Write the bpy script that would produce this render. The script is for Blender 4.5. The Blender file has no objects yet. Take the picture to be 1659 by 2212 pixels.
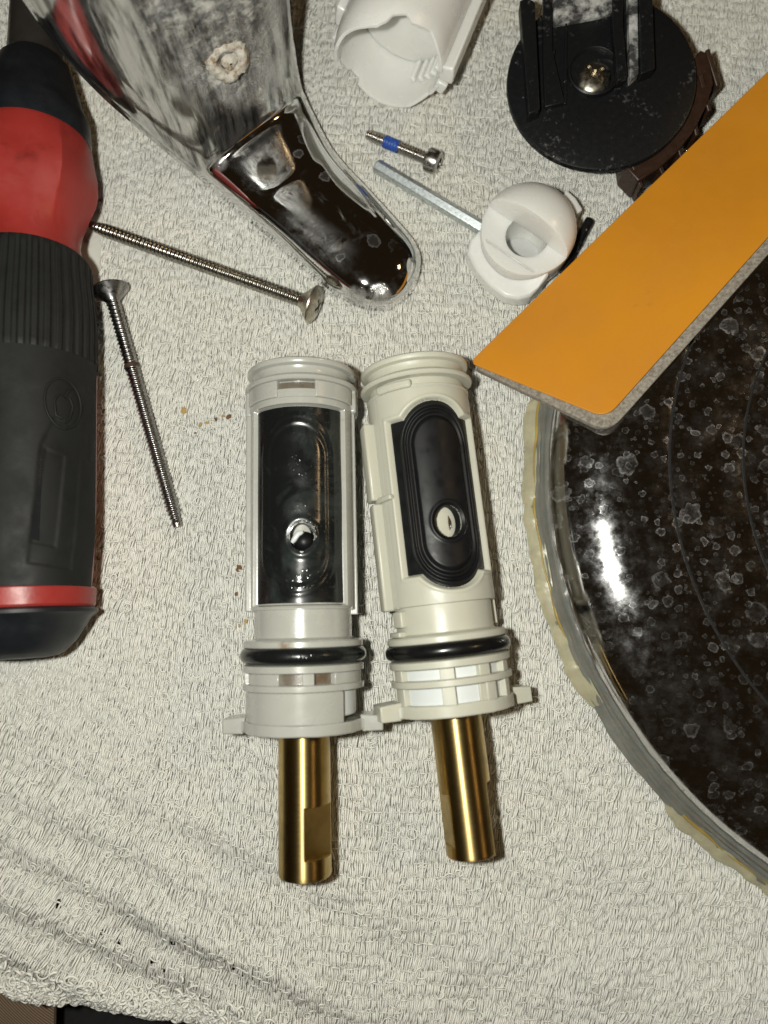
import bpy, bmesh, math, random
import numpy as np
from mathutils import Vector, Matrix, noise as mnoise
rng = np.random.default_rng(7)
random.seed(7)
R = math.radians
U = 1e-4            # geometry below is written in tenths of a millimetre
D = 1550.0          # camera height over the towel, in the same unit
sc = bpy.context.scene
col = sc.collection

# ------------------------------------------------------------------ camera, room, lamps
cam_d = bpy.data.cameras.new("camera"); cam = bpy.data.objects.new("camera", cam_d); col.objects.link(cam)
TH = math.atan(245 / 1550.0)        # the phone is tipped a little towards the far edge
CY, CZ = -D * math.sin(TH), D * math.cos(TH)
cam.location = (0, CY * U, CZ * U); cam.rotation_euler = (TH, 0, 0)
cam_d.sensor_fit = 'HORIZONTAL'; cam_d.sensor_width = 36
cam_d.lens = 18 / (829.5 / D)
cam_d.clip_start = 0.005; cam_d.clip_end = 20
cam_d.dof.use_dof = True; cam_d.dof.focus_distance = 0.147; cam_d.dof.aperture_fstop = 15
sc.camera = cam
w = bpy.data.worlds.new("World"); sc.world = w; w.use_nodes = True
bg = w.node_tree.nodes['Background']; bg.inputs[0].default_value = (0.0140, 0.0090, 0.0045, 1); bg.inputs[1].default_value = 1.0
def lamp(name, kind, loc, energy, colr, **kw):
    l = bpy.data.lights.new(name, kind); o = bpy.data.objects.new(name, l); col.objects.link(o)
    o.location = loc; l.energy = energy; l.color = colr
    for k, v in kw.items(): setattr(l, k, v)
    return o
# the phone's flash beside the lens, and a warm room lamp overhead
fl_ = lamp("phone_flash", 'POINT', (-0.020, -0.020, 0.156), 1.02, (1.0, 0.992, 0.90), shadow_soft_size=0.0032)
# the flash's lens spreads its light: more towards the sides than straight ahead
fd = fl_.data; fd.use_nodes = True; nt_ = fd.node_tree; em = nt_.nodes['Emission']
tc_ = nt_.nodes.new('ShaderNodeTexCoord'); sx_ = nt_.nodes.new('ShaderNodeSeparateXYZ'); nt_.links.new(tc_.outputs['Normal'], sx_.inputs[0])
ab_ = nt_.nodes.new('ShaderNodeMath'); ab_.operation = 'ABSOLUTE'; nt_.links.new(sx_.outputs['Z'], ab_.inputs[0])
mx_ = nt_.nodes.new('ShaderNodeMath'); mx_.operation = 'MAXIMUM'; mx_.inputs[1].default_value = 0.6; nt_.links.new(ab_.outputs[0], mx_.inputs[0])
pw_ = nt_.nodes.new('ShaderNodeMath'); pw_.operation = 'POWER'; pw_.inputs[1].default_value = -1.1; nt_.links.new(mx_.outputs[0], pw_.inputs[0])
nt_.links.new(pw_.outputs[0], em.inputs['Strength'])
rl = lamp("room_lamp", 'AREA', (1.15, 0.40, 1.15), 1.9, (1.0, 0.66, 0.34), shape='RECTANGLE', size=0.22, size_y=0.16)
rl.rotation_euler = (Vector((0, 0, 0)) - rl.location).to_track_quat('-Z', 'Y').to_euler()
sc.view_settings.view_transform = 'Standard'; sc.view_settings.look = 'None'
sc.view_settings.exposure = 0; sc.view_settings.gamma = 1
sc.cycles.use_denoising = True
try:
    sc.cycles.denoiser = 'OPENIMAGEDENOISE'; sc.cycles.denoising_prefilter = 'ACCURATE'
except Exception: pass
sc.cycles.max_bounces = 8; sc.cycles.sample_clamp_indirect = 4

# ------------------------------------------------------------------ helpers
def W(u, v, z=0.0):
    """point seen at (u, v) in a 1659 px wide view, lying at height z"""
    a, b = u - 829.5, 1106 - v
    dy = b * math.cos(TH) + D * math.sin(TH); dz = b * math.sin(TH) - D * math.cos(TH)
    k = (CZ - z) / -dz
    return (a * k, CY + dy * k, z)
def Winv(x, y, z):
    dy, dz = y - CY, z - CZ
    b = dy * math.cos(TH) + dz * math.sin(TH); dep = dy * math.sin(TH) - dz * math.cos(TH)
    return (829.5 + x / dep * D, 1106 - b / dep * D)

def tag(o, label=None, cat=None, group=None, kind=None):
    if label: o['label'] = label
    if cat: o['category'] = cat
    if group: o['group'] = group
    if kind: o['kind'] = kind
    return o

def empty(name, loc=(0, 0, 0), rot=(0, 0, 0)):
    o = bpy.data.objects.new(name, None); col.objects.link(o)
    o.location = Vector(loc) * U; o.rotation_euler = rot; o.empty_display_size = 0.01
    return o

def link(me, name, mat, parent=None, sharp=40):
    o = bpy.data.objects.new(name, me); col.objects.link(o)
    if mat: me.materials.append(mat)
    if sharp is not None:
        me.shade_smooth()
        try: me.set_sharp_from_angle(angle=R(sharp))
        except Exception: pass
    if parent: o.parent = parent
    return o

def mesh(name, verts, faces, mat, parent=None, sharp=40):
    me = bpy.data.meshes.new(name)
    v = np.asarray(verts, dtype=np.float64).reshape(-1, 3) * U
    me.from_pydata(v.tolist(), [], faces if isinstance(faces, list) else faces.tolist())
    me.update()
    return link(me, name, mat, parent, sharp)

def quads_mesh(name, v, q, mat, parent=None, smooth=True):
    """fast path for large quad meshes"""
    me = bpy.data.meshes.new(name)
    v = (np.asarray(v).reshape(-1, 3) * U).astype(np.float32); q = np.asarray(q, dtype=np.int32).reshape(-1, 4)
    me.vertices.add(len(v)); me.vertices.foreach_set('co', v.ravel())
    me.loops.add(q.size); me.loops.foreach_set('vertex_index', q.ravel())
    me.polygons.add(len(q)); me.polygons.foreach_set('loop_start', np.arange(0, q.size, 4, dtype=np.int32))
    me.polygons.foreach_set('loop_total', np.full(len(q), 4, dtype=np.int32))
    me.update(calc_edges=True); me.validate()
    return link(me, name, mat, parent, 180 if smooth else None)

def recalc(o):
    bm = bmesh.new(); bm.from_mesh(o.data)
    bmesh.ops.recalc_face_normals(bm, faces=bm.faces); bm.to_mesh(o.data); bm.free()
    return o

def bevel(o, wd=1.2, seg=2, ang=40):
    m = o.modifiers.new('bevel', 'BEVEL'); m.width = wd * U; m.segments = seg
    m.limit_method = 'ANGLE'; m.angle_limit = R(ang); m.harden_normals = False
    return o

def grid_faces(nu, nv, wrap_v=False, off=0):
    f = []
    for i in range(nu - 1):
        for j in range(nv if wrap_v else nv - 1):
            a = i * nv + j; b = i * nv + (j + 1) % nv
            f.append((off + a, off + a + nv, off + b + nv, off + b))
    return f

TM = None
def tm(t): return float(np.interp(t, TM[0], TM[1])) if TM else t
def cyl(phi, t, r):
    """local frame of the turned things: axis along -Y, phi from the top towards +X"""
    if TM: t = tm(t)
    return (r * math.sin(phi), -t, r * math.cos(phi))

def lathe(name, prof, mat, parent=None, seg=96, rf=None, caps=True, sharp=32):
    v = []
    for (t, r) in prof:
        for j in range(seg):
            ph = 2 * math.pi * j / seg
            rr = rf(t, ph, r) if rf else r
            v.append(cyl(ph, t, max(rr, 0.01)))
    f = grid_faces(len(prof), seg, True)
    if caps:
        f.append(tuple(range(seg))); n = (len(prof) - 1) * seg
        f.append(tuple(n + j for j in reversed(range(seg))))
    return recalc(mesh(name, v, f, mat, parent, sharp))

def zlathe(name, prof, mat, parent=None, seg=96, sharp=32, caps=True, cx=0, cy=0, rf=None):
    """turned about Z; prof = [(r, z)]"""
    v = []
    for (r, z) in prof:
        for j in range(seg):
            a = 2 * math.pi * j / seg
            rr, zz = rf(r, z, a) if rf else (r, z)
            v.append((cx + rr * math.cos(a), cy + rr * math.sin(a), zz))
    f = grid_faces(len(prof), seg, True)
    if caps:
        f.append(tuple(range(seg))); n = (len(prof) - 1) * seg
        f.append(tuple(n + j for j in reversed(range(seg))))
    return recalc(mesh(name, v, f, mat, parent, sharp))

def arcbox(name, r0, r1, p0, p1, t0, t1, mat, parent, bw=1.0):
    n = max(2, int(abs(p1 - p0) / 5) + 1)
    v = []
    for i in range(n + 1):
        ph = R(p0 + (p1 - p0) * i / n)
        v += [cyl(ph, t0, r0), cyl(ph, t0, r1), cyl(ph, t1, r1), cyl(ph, t1, r0)]
    f = [(0, 1, 2, 3), (4 * n + 3, 4 * n + 2, 4 * n + 1, 4 * n)]
    for i in range(n):
        a = 4 * i
        for k in range(4):
            f.append((a + k, a + 4 + k, a + 4 + (k + 1) % 4, a + (k + 1) % 4))
    o = recalc(mesh(name, v, f, mat, parent, 30))
    return bevel(o, bw) if bw else o

def prism_xy(name, poly, zt, zb, mat, parent=None, bw=1.2, seg=2, grow=0.0):
    """upright prism; poly in world x, y (list), zt and zb numbers or lists"""
    n = len(poly)
    zt = zt if isinstance(zt, (list, tuple)) else [zt] * n
    zb = zb if isinstance(zb, (list, tuple)) else [zb] * n
    cx = sum(p[0] for p in poly) / n; cy = sum(p[1] for p in poly) / n
    v = [(p[0], p[1], zt[i]) for i, p in enumerate(poly)] + \
        [(p[0] + grow * np.sign(p[0] - cx), p[1] + grow * np.sign(p[1] - cy), zb[i]) for i, p in enumerate(poly)]
    f = [tuple(range(n)), tuple(range(2 * n - 1, n - 1, -1))] + [(i, (i + 1) % n, n + (i + 1) % n, n + i) for i in range(n)]
    o = recalc(mesh(name, v, f, mat, parent, 30))
    return bevel(o, bw, seg) if bw else o

def boolean(a, b, op='DIFFERENCE'):
    m = a.modifiers.new('b', 'BOOLEAN'); m.object = b; m.operation = op; m.solver = 'EXACT'
    dg = bpy.context.evaluated_depsgraph_get(); dg.update()
    me = bpy.data.meshes.new_from_object(a.evaluated_get(dg))
    a.modifiers.remove(m); old = a.data; a.data = me
    bpy.data.meshes.remove(old)
    bd = b.data; bpy.data.objects.remove(b); bpy.data.meshes.remove(bd)
    me.shade_smooth(); me.set_sharp_from_angle(angle=R(35))
    return a

def tube(name, pts, rad, mat, parent=None, seg=8, closed=False):
    P = [Vector(p) for p in pts]; n = len(P); v = []
    up = Vector((0.12, 0.31, 0.94)).normalized()
    for i in range(n):
        a = P[(i - 1) % n] if (closed or i > 0) else P[0]
        b = P[(i + 1) % n] if (closed or i < n - 1) else P[-1]
        d = (b - a).normalized(); s = d.cross(up).normalized(); q = s.cross(d)
        r = rad[i] if isinstance(rad, (list, tuple)) else rad
        for j in range(seg):
            an = 2 * math.pi * j / seg
            v.append(tuple(P[i] + (s * math.cos(an) + q * math.sin(an)) * r))
    f = []
    for i in range(n if closed else n - 1):
        for j in range(seg):
            a = i * seg + j; b = i * seg + (j + 1) % seg; i2 = ((i + 1) % n) * seg
            f.append((a, i2 + j, i2 + (j + 1) % seg, b))
    if not closed:
        f.append(tuple(range(seg))); f.append(tuple((n - 1) * seg + j for j in reversed(range(seg))))
    return recalc(mesh(name, v, f, mat, parent, 60))

def sstep(a, b, x):
    x = np.clip((x - a) / (b - a), 0, 1); return x * x * (3 - 2 * x)

# ------------------------------------------------------------------ materials
class Mat:
    def __init__(s, name, base=(0.5, 0.5, 0.5), rough=0.5, metal=0.0, **kw):
        s.m = bpy.data.materials.new(name); s.m.use_nodes = True; s.nt = s.m.node_tree
        s.b = s.nt.nodes['Principled BSDF']; s.L = s.nt.links.new
        s.b.inputs['Base Color'].default_value = (*base, 1); s.b.inputs['Roughness'].default_value = rough
        s.b.inputs['Metallic'].default_value = metal
        for k, v in kw.items(): s.b.inputs[k.replace('_', ' ')].default_value = v
        s.tc = s.nt.nodes.new('ShaderNodeTexCoord').outputs['Object']
    def n(s, t, **kw):
        nd = s.nt.nodes.new(t)
        for k, v in kw.items(): setattr(nd, k, v)
        return nd
    def noise(s, scale, detail=3, rough=0.55, dist=0.0, vec=None, stretch=None):
        nd = s.n('ShaderNodeTexNoise'); nd.inputs['Scale'].default_value = scale
        nd.inputs['Detail'].default_value = detail; nd.inputs['Roughness'].default_value = rough
        nd.inputs['Distortion'].default_value = dist
        v = vec or s.tc
        if stretch:
            mp = s.n('ShaderNodeMapping'); mp.inputs['Scale'].default_value = stretch; s.L(v, mp.inputs['Vector']); v = mp.outputs[0]
        s.L(v, nd.inputs['Vector']); return nd.outputs['Fac']
    def ramp(s, x, stops, interp='LINEAR'):
        nd = s.n('ShaderNodeValToRGB'); nd.color_ramp.interpolation = interp
        cr = nd.color_ramp
        while len(cr.elements) < len(stops): cr.elements.new(0.5)
        for e, (p, c) in zip(cr.elements, stops):
            e.position = p; e.color = (*c, 1) if isinstance(c, (tuple, list)) else (c, c, c, 1)
        s.L(x, nd.inputs[0]); return nd.outputs[0]
    def math(s, op, a, b=None, clamp=False):
        nd = s.n('ShaderNodeMath', operation=op, use_clamp=clamp)
        for i, x in enumerate((a, b)):
            if x is None: continue
            if isinstance(x, (int, float)): nd.inputs[i].default_value = x
            else: s.L(x, nd.inputs[i])
        return nd.outputs[0]
    def mix(s, f, a, b):
        nd = s.n('ShaderNodeMix', data_type='RGBA')
        for sock, x in ((nd.inputs[0], f), (nd.inputs[6], a), (nd.inputs[7], b)):
            if isinstance(x, (int, float)): sock.default_value = x
            elif isinstance(x, tuple): sock.default_value = (*x, 1)
            else: s.L(x, sock)
        return nd.outputs[2]
    def set(s, name, x): s.L(x, s.b.inputs[name])
    def bump(s, h, dist, strength=1.0):
        nd = s.n('ShaderNodeBump'); nd.inputs['Distance'].default_value = dist; nd.inputs['Strength'].default_value = strength
        s.L(h, nd.inputs['Height']); s.L(nd.outputs[0], s.b.inputs['Normal'])

def plastic(name, base, rough=0.4, var=0.12, grime=None, bumpd=2e-5, nscale=180, sss=0.0, gscale=60, gthr=(0.6, 0.75), **kw):
    m = Mat(name, base, rough, **kw)
    c = m.mix(m.noise(nscale, 4), tuple(x * (1 - var) for x in base), tuple(min(1, x * (1 + var)) for x in base))
    if grime:
        g = m.ramp(m.noise(gscale, 6, 0.65), [(gthr[0], 0), (gthr[1], 1)])
        c = m.mix(g, c, grime)
    m.set('Base Color', c)
    m.set('Roughness', m.ramp(m.noise(nscale * 2, 4), [(0.3, rough * 0.8), (0.7, min(1, rough * 1.3))]))
    if bumpd: m.bump(m.noise(nscale * 12, 3), bumpd)
    if sss:
        m.b.inputs['Subsurface Weight'].default_value = sss
        m.b.inputs['Subsurface Radius'].default_value = (1, 0.95, 0.85); m.b.inputs['Subsurface Scale'].default_value = 0.0030
    return m.m

def mk_towel(name, c0, c1):
    m = Mat(name, c0, 0.95)
    n1 = m.noise(28, 4, 0.6); c = m.mix(m.ramp(n1, [(0.3, 0), (0.7, 1)]), c0, c1)
    n2 = m.ramp(m.noise(3200, 2), [(0.35, 0), (0.65, 1)])
    c = m.mix(m.math('MULTIPLY', n2, 0.22), c, (0.70, 0.68, 0.60))
    m.set('Base Color', c); m.bump(m.noise(5000, 2), 3e-5, 0.6)
    m.b.inputs['Subsurface Weight'].default_value = 0.55; m.b.inputs['Subsurface Radius'].default_value = (1, 1, 0.95); m.b.inputs['Subsurface Scale'].default_value = 0.0011
    return m.m
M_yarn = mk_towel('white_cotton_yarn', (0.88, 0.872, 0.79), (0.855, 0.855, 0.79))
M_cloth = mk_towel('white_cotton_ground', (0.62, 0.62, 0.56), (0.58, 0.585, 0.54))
M_grey = plastic('wet_grey_plastic', (0.39, 0.39, 0.355), 0.24, 0.06, (0.20, 0.12, 0.06), 1.2e-5, 150, gscale=120, gthr=(0.64, 0.76), sss=0.15, Coat_Weight=0.5, Coat_Roughness=0.08)
M_ivory = plastic('clean_ivory_plastic', (0.49, 0.485, 0.405), 0.38, 0.03, None, 1.0e-5, 150, sss=0.25)
M_inner = plastic('white_inner_plastic', (0.62, 0.65, 0.65), 0.35, 0.03, None, 0.5e-5, 150)
M_stained = plastic('stained_grey_plastic', (0.13, 0.11, 0.085), 0.3, 0.3, (0.10, 0.06, 0.03), 2e-5, 300, gscale=250, gthr=(0.5, 0.65), Coat_Weight=0.5)
M_rub_wet = None
def mk_wet_rubber():
    m = Mat('wet_black_rubber', (0.010, 0.012, 0.012), 0.22, Specular_IOR_Level=0.35)
    film = m.ramp(m.noise(95, 6, 0.65, 1.2), [(0.5, 0), (0.8, 1)])
    m.set('Base Color', m.mix(m.math('MULTIPLY', film, 0.5), (0.008, 0.009, 0.009), (0.055, 0.068, 0.064)))
    m.set('Roughness', m.ramp(m.noise(200, 5), [(0.35, 0.10), (0.7, 0.38)]))
    v = m.n('ShaderNodeTexVoronoi'); v.inputs['Scale'].default_value = 1300; m.L(m.tc, v.inputs['Vector'])
    drops = m.ramp(v.outputs['Distance'], [(0.0, 1), (0.35, 0)])
    gate = m.ramp(m.noise(110, 3), [(0.50, 0), (0.60, 1)])
    m.bump(m.math('MULTIPLY', drops, gate), 1.0e-4, 0.6)
    m.b.inputs['Coat Weight'].default_value = 0.15; m.b.inputs['Coat Roughness'].default_value = 0.08
    return m.m
M_rub_wet = mk_wet_rubber()
M_rub = plastic('black_rubber_seal', (0.006, 0.0062, 0.007), 0.42, 0.2, None, 0.4e-5, 200, Specular_IOR_Level=0.28)
M_oring = plastic('black_oring_rubber', (0.006, 0.006, 0.006), 0.24, 0.2, None, 0.3e-5, 200)
def mk_brass():
    m = Mat('brushed_brass', (0.62, 0.43, 0.17), 0.24, 1.0)
    br = m.noise(900, 3, stretch=(0.6, 12, 0.6))
    tarn = m.ramp(m.noise(120, 5, 0.6), [(0.45, 0), (0.75, 1)])
    m.set('Base Color', m.mix(tarn, (0.55, 0.40, 0.16), (0.32, 0.23, 0.10)))
    m.set('Roughness', m.math('ADD', m.ramp(br, [(0.3, 0.37), (0.7, 0.47)]), m.math('MULTIPLY', tarn, 0.06)))
    m.bump(br, 1.5e-6, 0.4)
    tg = m.n('ShaderNodeTangent', direction_type='RADIAL', axis='Y'); m.L(tg.outputs[0], m.b.inputs['Tangent'])
    m.b.inputs['Anisotropic'].default_value = 0.93; m.b.inputs['Anisotropic Rotation'].default_value = 0.25
    return m.m
M_brass = mk_brass()
def mk_steel(name, base, rough, rust=True, sc_=500):
    m = Mat(name, base, rough, 1.0)
    t = m.ramp(m.noise(sc_, 5, 0.65), [(0.4, 0), (0.7, 1)])
    c = m.mix(t, base, tuple(x * 0.62 for x in base))
    if rust:
        g = m.ramp(m.noise(90, 5, 0.7), [(0.68, 0), (0.78, 1)])
        c = m.mix(g, c, (0.16, 0.09, 0.06))
    m.set('Base Color', c); m.set('Roughness', m.ramp(m.noise(sc_ * 2, 4), [(0.3, rough * 0.7), (0.7, rough * 1.5)]))
    m.bump(m.noise(2500, 3), 4e-6, 0.6)
    return m.m
M_screw = mk_steel('worn_stainless_steel', (0.36, 0.345, 0.30), 0.24)
M_screw2 = mk_steel('dark_worn_steel', (0.36, 0.355, 0.35), 0.26)
M_head = mk_steel('scuffed_screw_head_steel', (0.50, 0.46, 0.38), 0.3)
M_zinc = mk_steel('zinc_plated_steel', (0.70, 0.76, 0.78), 0.36, False, 1500)
M_set = mk_steel('set_screw_steel', (0.50, 0.48, 0.45), 0.24, False)
M_blue = plastic('blue_thread_patch', (0.012, 0.06, 0.30), 0.35, 0.4, (0.35, 0.45, 0.62), 3e-5, 500, gscale=900, gthr=(0.62, 0.72))
M_rust = plastic('rust_crumb', (0.16, 0.08, 0.03), 0.8, 0.4, None, 5e-5, 900)
M_rusty = plastic('yellow_crumb', (0.42, 0.28, 0.10), 0.8, 0.4, None, 5e-5, 900)
M_rust_d = plastic('rust_band', (0.05, 0.022, 0.014), 0.6, 0.4, None, 3e-5, 900)
M_wht = plastic('milky_white_nylon', (0.70, 0.70, 0.67), 0.24, 0.02, None, 0.8e-5, 120, sss=0.6)
def mk_blackp():
    m = Mat('dusty_black_plastic', (0.014, 0.014, 0.015), 0.42, Specular_IOR_Level=0.3)
    big = m.noise(42, 6, 0.68, 0.6); fine = m.noise(900, 4, 0.7)
    d = m.ramp(m.math('MULTIPLY', big, fine), [(0.30, 0), (0.48, 1)])
    sp = m.n('ShaderNodeTexVoronoi'); sp.inputs['Scale'].default_value = 500; m.L(m.tc, sp.inputs['Vector'])
    dots = m.ramp(sp.outputs['Distance'], [(0.06, 1), (0.10, 0)])
    d2 = m.math('ADD', m.math('MULTIPLY', d, 0.42), m.math('MULTIPLY', dots, m.ramp(m.noise(120, 2), [(0.58, 0), (0.64, 0.9)])), True)
    m.set('Base Color', m.mix(d2, (0.0070, 0.0074, 0.0082), (0.34, 0.34, 0.34)))
    m.set('Roughness', m.ramp(fine, [(0.3, 0.34), (0.7, 0.5)])); m.bump(m.noise(3000, 2), 1.0e-5)
    return m.m
M_blk = mk_blackp()
M_resid = plastic('lime_caked_black_plastic', (0.035, 0.035, 0.035), 0.7, 0.3, (0.50, 0.50, 0.48), 8e-5, 300, gscale=260, gthr=(0.42, 0.62))
M_blk_tint = plastic('lamp_tinted_black_plastic', (0.028, 0.013, 0.007), 0.40, 0.3, (0.30, 0.24, 0.19), 2e-5, 300, gscale=220, gthr=(0.66, 0.76))  # black plastic, with the room lamp's warm tint put into its colour
def mk_chrome(name, crust_fn=None, base=(0.70, 0.70, 0.71)):
    m = Mat(name, base, 0.05, 1.0); return m
def spots(m, scale, rmin, rmax, gate_lo, seed=0.0, ring=True):
    """dried water drops: rounded patches with a bright rim"""
    mp = m.n('ShaderNodeMapping'); mp.inputs['Location'].default_value = (seed, seed * 1.7, 0); m.L(m.tc, mp.inputs['Vector'])
    nz = m.n('ShaderNodeTexNoise'); nz.inputs['Scale'].default_value = scale * 3.2; nz.inputs['Detail'].default_value = 3; m.L(mp.outputs[0], nz.inputs['Vector'])
    ad = m.n('ShaderNodeVectorMath', operation='MULTIPLY_ADD'); m.L(nz.outputs['Color'], ad.inputs[0])
    k = 0.45 / scale; ad.inputs[1].default_value = (k, k, 0); m.L(mp.outputs[0], ad.inputs[2])
    sq = m.n('ShaderNodeMapping'); sq.inputs['Scale'].default_value = (1, 1, 0.0); m.L(ad.outputs[0], sq.inputs['Vector'])
    v = m.n('ShaderNodeTexVoronoi', voronoi_dimensions='2D'); v.inputs['Scale'].default_value = scale; m.L(sq.outputs[0], v.inputs['Vector'])
    sx = m.n('ShaderNodeSeparateColor'); m.L(v.outputs['Color'], sx.inputs[0])
    rad = m.math('ADD', m.math('MULTIPLY', sx.outputs[0], rmax - rmin), rmin)
    q = m.math('DIVIDE', v.outputs['Distance'], rad)
    inside = m.ramp(q, [(0.0, 0.20), (0.62, 0.26), (0.82, 1.0 if ring else 0.4), (0.93, 0.8), (1.0, 0)])
    return m.math('MULTIPLY', inside, m.ramp(sx.outputs[1], [(gate_lo, 0), (min(1, gate_lo + 0.35), 1)]))
def mk_plate():
    m = Mat('water_marked_chrome', (0.60, 0.60, 0.61), 0.06, 1.0)
    a = spots(m, 170, 0.04, 0.40, 0.40); b = spots(m, 360, 0.04, 0.42, 0.30, 0.31)
    c = spots(m, 800, 0.1, 0.42, 0.62, 0.77, False)
    grain = m.ramp(m.noise(700, 5, 0.75), [(0.38, 0.05), (0.66, 1)])
    s = m.math('MAXIMUM', m.math('MAXIMUM', a, m.math('MULTIPLY', b, 0.85)), m.math('MULTIPLY', c, 0.8))
    zone = m.ramp(m.noise(34, 4, 0.7), [(0.36, 0.08), (0.62, 1)])
    s = m.math('MULTIPLY', m.math('MULTIPLY', s, grain), zone)
    haze = m.math('MULTIPLY', m.ramp(m.noise(150, 6, 0.72), [(0.5, 0), (0.85, 1)]), 0.04)
    s = m.math('ADD', m.math('MULTIPLY', s, 0.42), haze, True)
    m.set('Base Color', m.mix(s, (0.60, 0.60, 0.61), (0.50, 0.49, 0.47)))
    m.set('Metallic', m.math('SUBTRACT', 1.0, m.math('MULTIPLY', s, 1.0), True))
    m.set('Roughness', m.math('ADD', m.ramp(m.noise(260, 5, 0.7), [(0.35, 0.06), (0.75, 0.22)]), m.math('MULTIPLY', s, 0.5), True))
    m.bump(s, 3e-5, 0.5)
    return m.m
M_plate = mk_plate()
def mk_lever():
    m = Mat('limescaled_chrome', (0.66, 0.66, 0.67), 0.05, 1.0)
    at = m.n('ShaderNodeAttribute', attribute_name='crust')
    cr = m.math('MULTIPLY', at.outputs['Fac'], m.ramp(m.noise(230, 7, 0.75, 0.8), [(0.38, 0.0), (0.56, 1)]), True)
    film = m.math('MULTIPLY', m.ramp(m.noise(160, 6, 0.72, 0.8), [(0.58, 0), (0.85, 1)]), 0.12)
    sp = m.math('MULTIPLY', spots(m, 210, 0.08, 0.34, 0.6, 0.2), 0.22)
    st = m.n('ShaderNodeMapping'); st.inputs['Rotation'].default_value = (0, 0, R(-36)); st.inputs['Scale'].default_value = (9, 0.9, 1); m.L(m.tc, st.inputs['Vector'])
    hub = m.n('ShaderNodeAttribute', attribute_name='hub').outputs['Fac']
    reflection_streak = m.math('MULTIPLY', m.ramp(m.noise(70, 5, 0.65, vec=st.outputs[0]), [(0.44, 0), (0.62, 1)]), hub)  # dark stripes painted on the hub in place of mirrored surroundings
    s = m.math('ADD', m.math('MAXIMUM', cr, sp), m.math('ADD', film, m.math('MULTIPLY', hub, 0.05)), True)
    metal = m.mix(m.math('MULTIPLY', reflection_streak, 0.92), (0.66, 0.66, 0.66), (0.07, 0.068, 0.066))
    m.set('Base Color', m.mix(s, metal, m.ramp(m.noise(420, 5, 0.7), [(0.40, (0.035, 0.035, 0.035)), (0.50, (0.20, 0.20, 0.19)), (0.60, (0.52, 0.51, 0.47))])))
    m.set('Metallic', m.math('SUBTRACT', 1.0, m.math('MULTIPLY', s, 0.85), True))
    m.set('Roughness', m.math('ADD', m.ramp(m.noise(400, 4), [(0.4, 0.045), (0.75, 0.12)]), m.math('MULTIPLY', s, 0.55), True))
    m.bump(m.math('MULTIPLY', cr, m.noise(900, 5, 0.7)), 4e-4, 0.8)
    return m.m
M_lever = mk_lever()
M_crust = plastic('white_mineral_crust', (0.52, 0.49, 0.43), 0.9, 0.35, (0.20, 0.13, 0.07), 3e-4, 420, gscale=380, gthr=(0.50, 0.64))
M_hole = plastic('grey_set_screw_in_hole', (0.30, 0.29, 0.26), 0.5, 0.3, None, 2e-5, 500)
def mk_card():
    m = Mat('orange_coated_card', (0.70, 0.30, 0.035), 0.55)
    big = m.ramp(m.noise(28, 4), [(0.3, 0), (0.75, 1)])
    c = m.mix(big, (0.63, 0.255, 0.015), (0.50, 0.19, 0.010))
    g = m.ramp(m.noise(130, 4, 0.6), [(0.66, 0), (0.80, 0.45)])
    m.set('Base Color', m.mix(g, c, (0.30, 0.14, 0.02)))
    m.set('Roughness', m.ramp(m.noise(60, 5, 0.65), [(0.35, 0.42), (0.7, 0.62)]))
    m.bump(m.noise(1500, 4), 1.5e-5)
    return m.m
M_card = mk_card()
def mk_board():
    m = Mat('speckled_greyboard', (0.30, 0.27, 0.22), 0.85)
    m.set('Base Color', m.mix(m.ramp(m.noise(1300, 5, 0.7), [(0.35, 0), (0.65, 1)]), (0.15, 0.125, 0.10), (0.34, 0.31, 0.26)))
    m.bump(m.noise(1800, 4), 4e-5); return m.m
M_board = mk_board()
def mk_gel(name, base, tr):
    m = Mat(name, base, 0.28)
    m.set('Base Color', m.mix(m.ramp(m.noise(150, 5, 0.65), [(0.3, 0), (0.75, 1)]), base, tuple(x * 0.62 for x in base)))
    m.b.inputs['Transmission Weight'].default_value = tr; m.b.inputs['IOR'].default_value = 1.4
    m.b.inputs['Subsurface Weight'].default_value = 0.4; m.b.inputs['Subsurface Scale'].default_value = 0.001
    m.bump(m.noise(700, 5), 8e-5); return m.m
M_caulk = mk_gel('yellowed_silicone', (0.74, 0.69, 0.48), 0.40)
M_amber = mk_gel('amber_silicone', (0.60, 0.43, 0.12), 0.3)
M_clear = mk_gel('cloudy_clear_silicone', (0.38, 0.38, 0.34), 0.5)
M_red = plastic('red_handle_plastic', (0.27, 0.024, 0.019), 0.40, 0.15, (0.11, 0.012, 0.010), 2e-5, 120, gscale=70, gthr=(0.60, 0.75))
M_grip = plastic('black_soft_grip', (0.0105, 0.011, 0.0105), 0.6, 0.25, (0.03, 0.03, 0.03), 2e-5, 100, gscale=60, gthr=(0.60, 0.9), Specular_IOR_Level=0.25)
M_cap = plastic('blue_black_end_cap', (0.0075, 0.009, 0.0115), 0.45, 0.2, None, 1e-5, 120)
M_shaft = plastic('dark_bit_holder_steel', (0.06, 0.055, 0.05), 0.34, 0.2, None, 1e-5, 200, metal=0.6)
M_clearwin = plastic('dark_clear_window', (0.012, 0.013, 0.014), 0.06, 0.1, None, 0, 200)
M_table = plastic('black_table_cloth', (0.006, 0.006, 0.006), 0.9, 0.3, None, 5e-5, 400)
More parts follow.
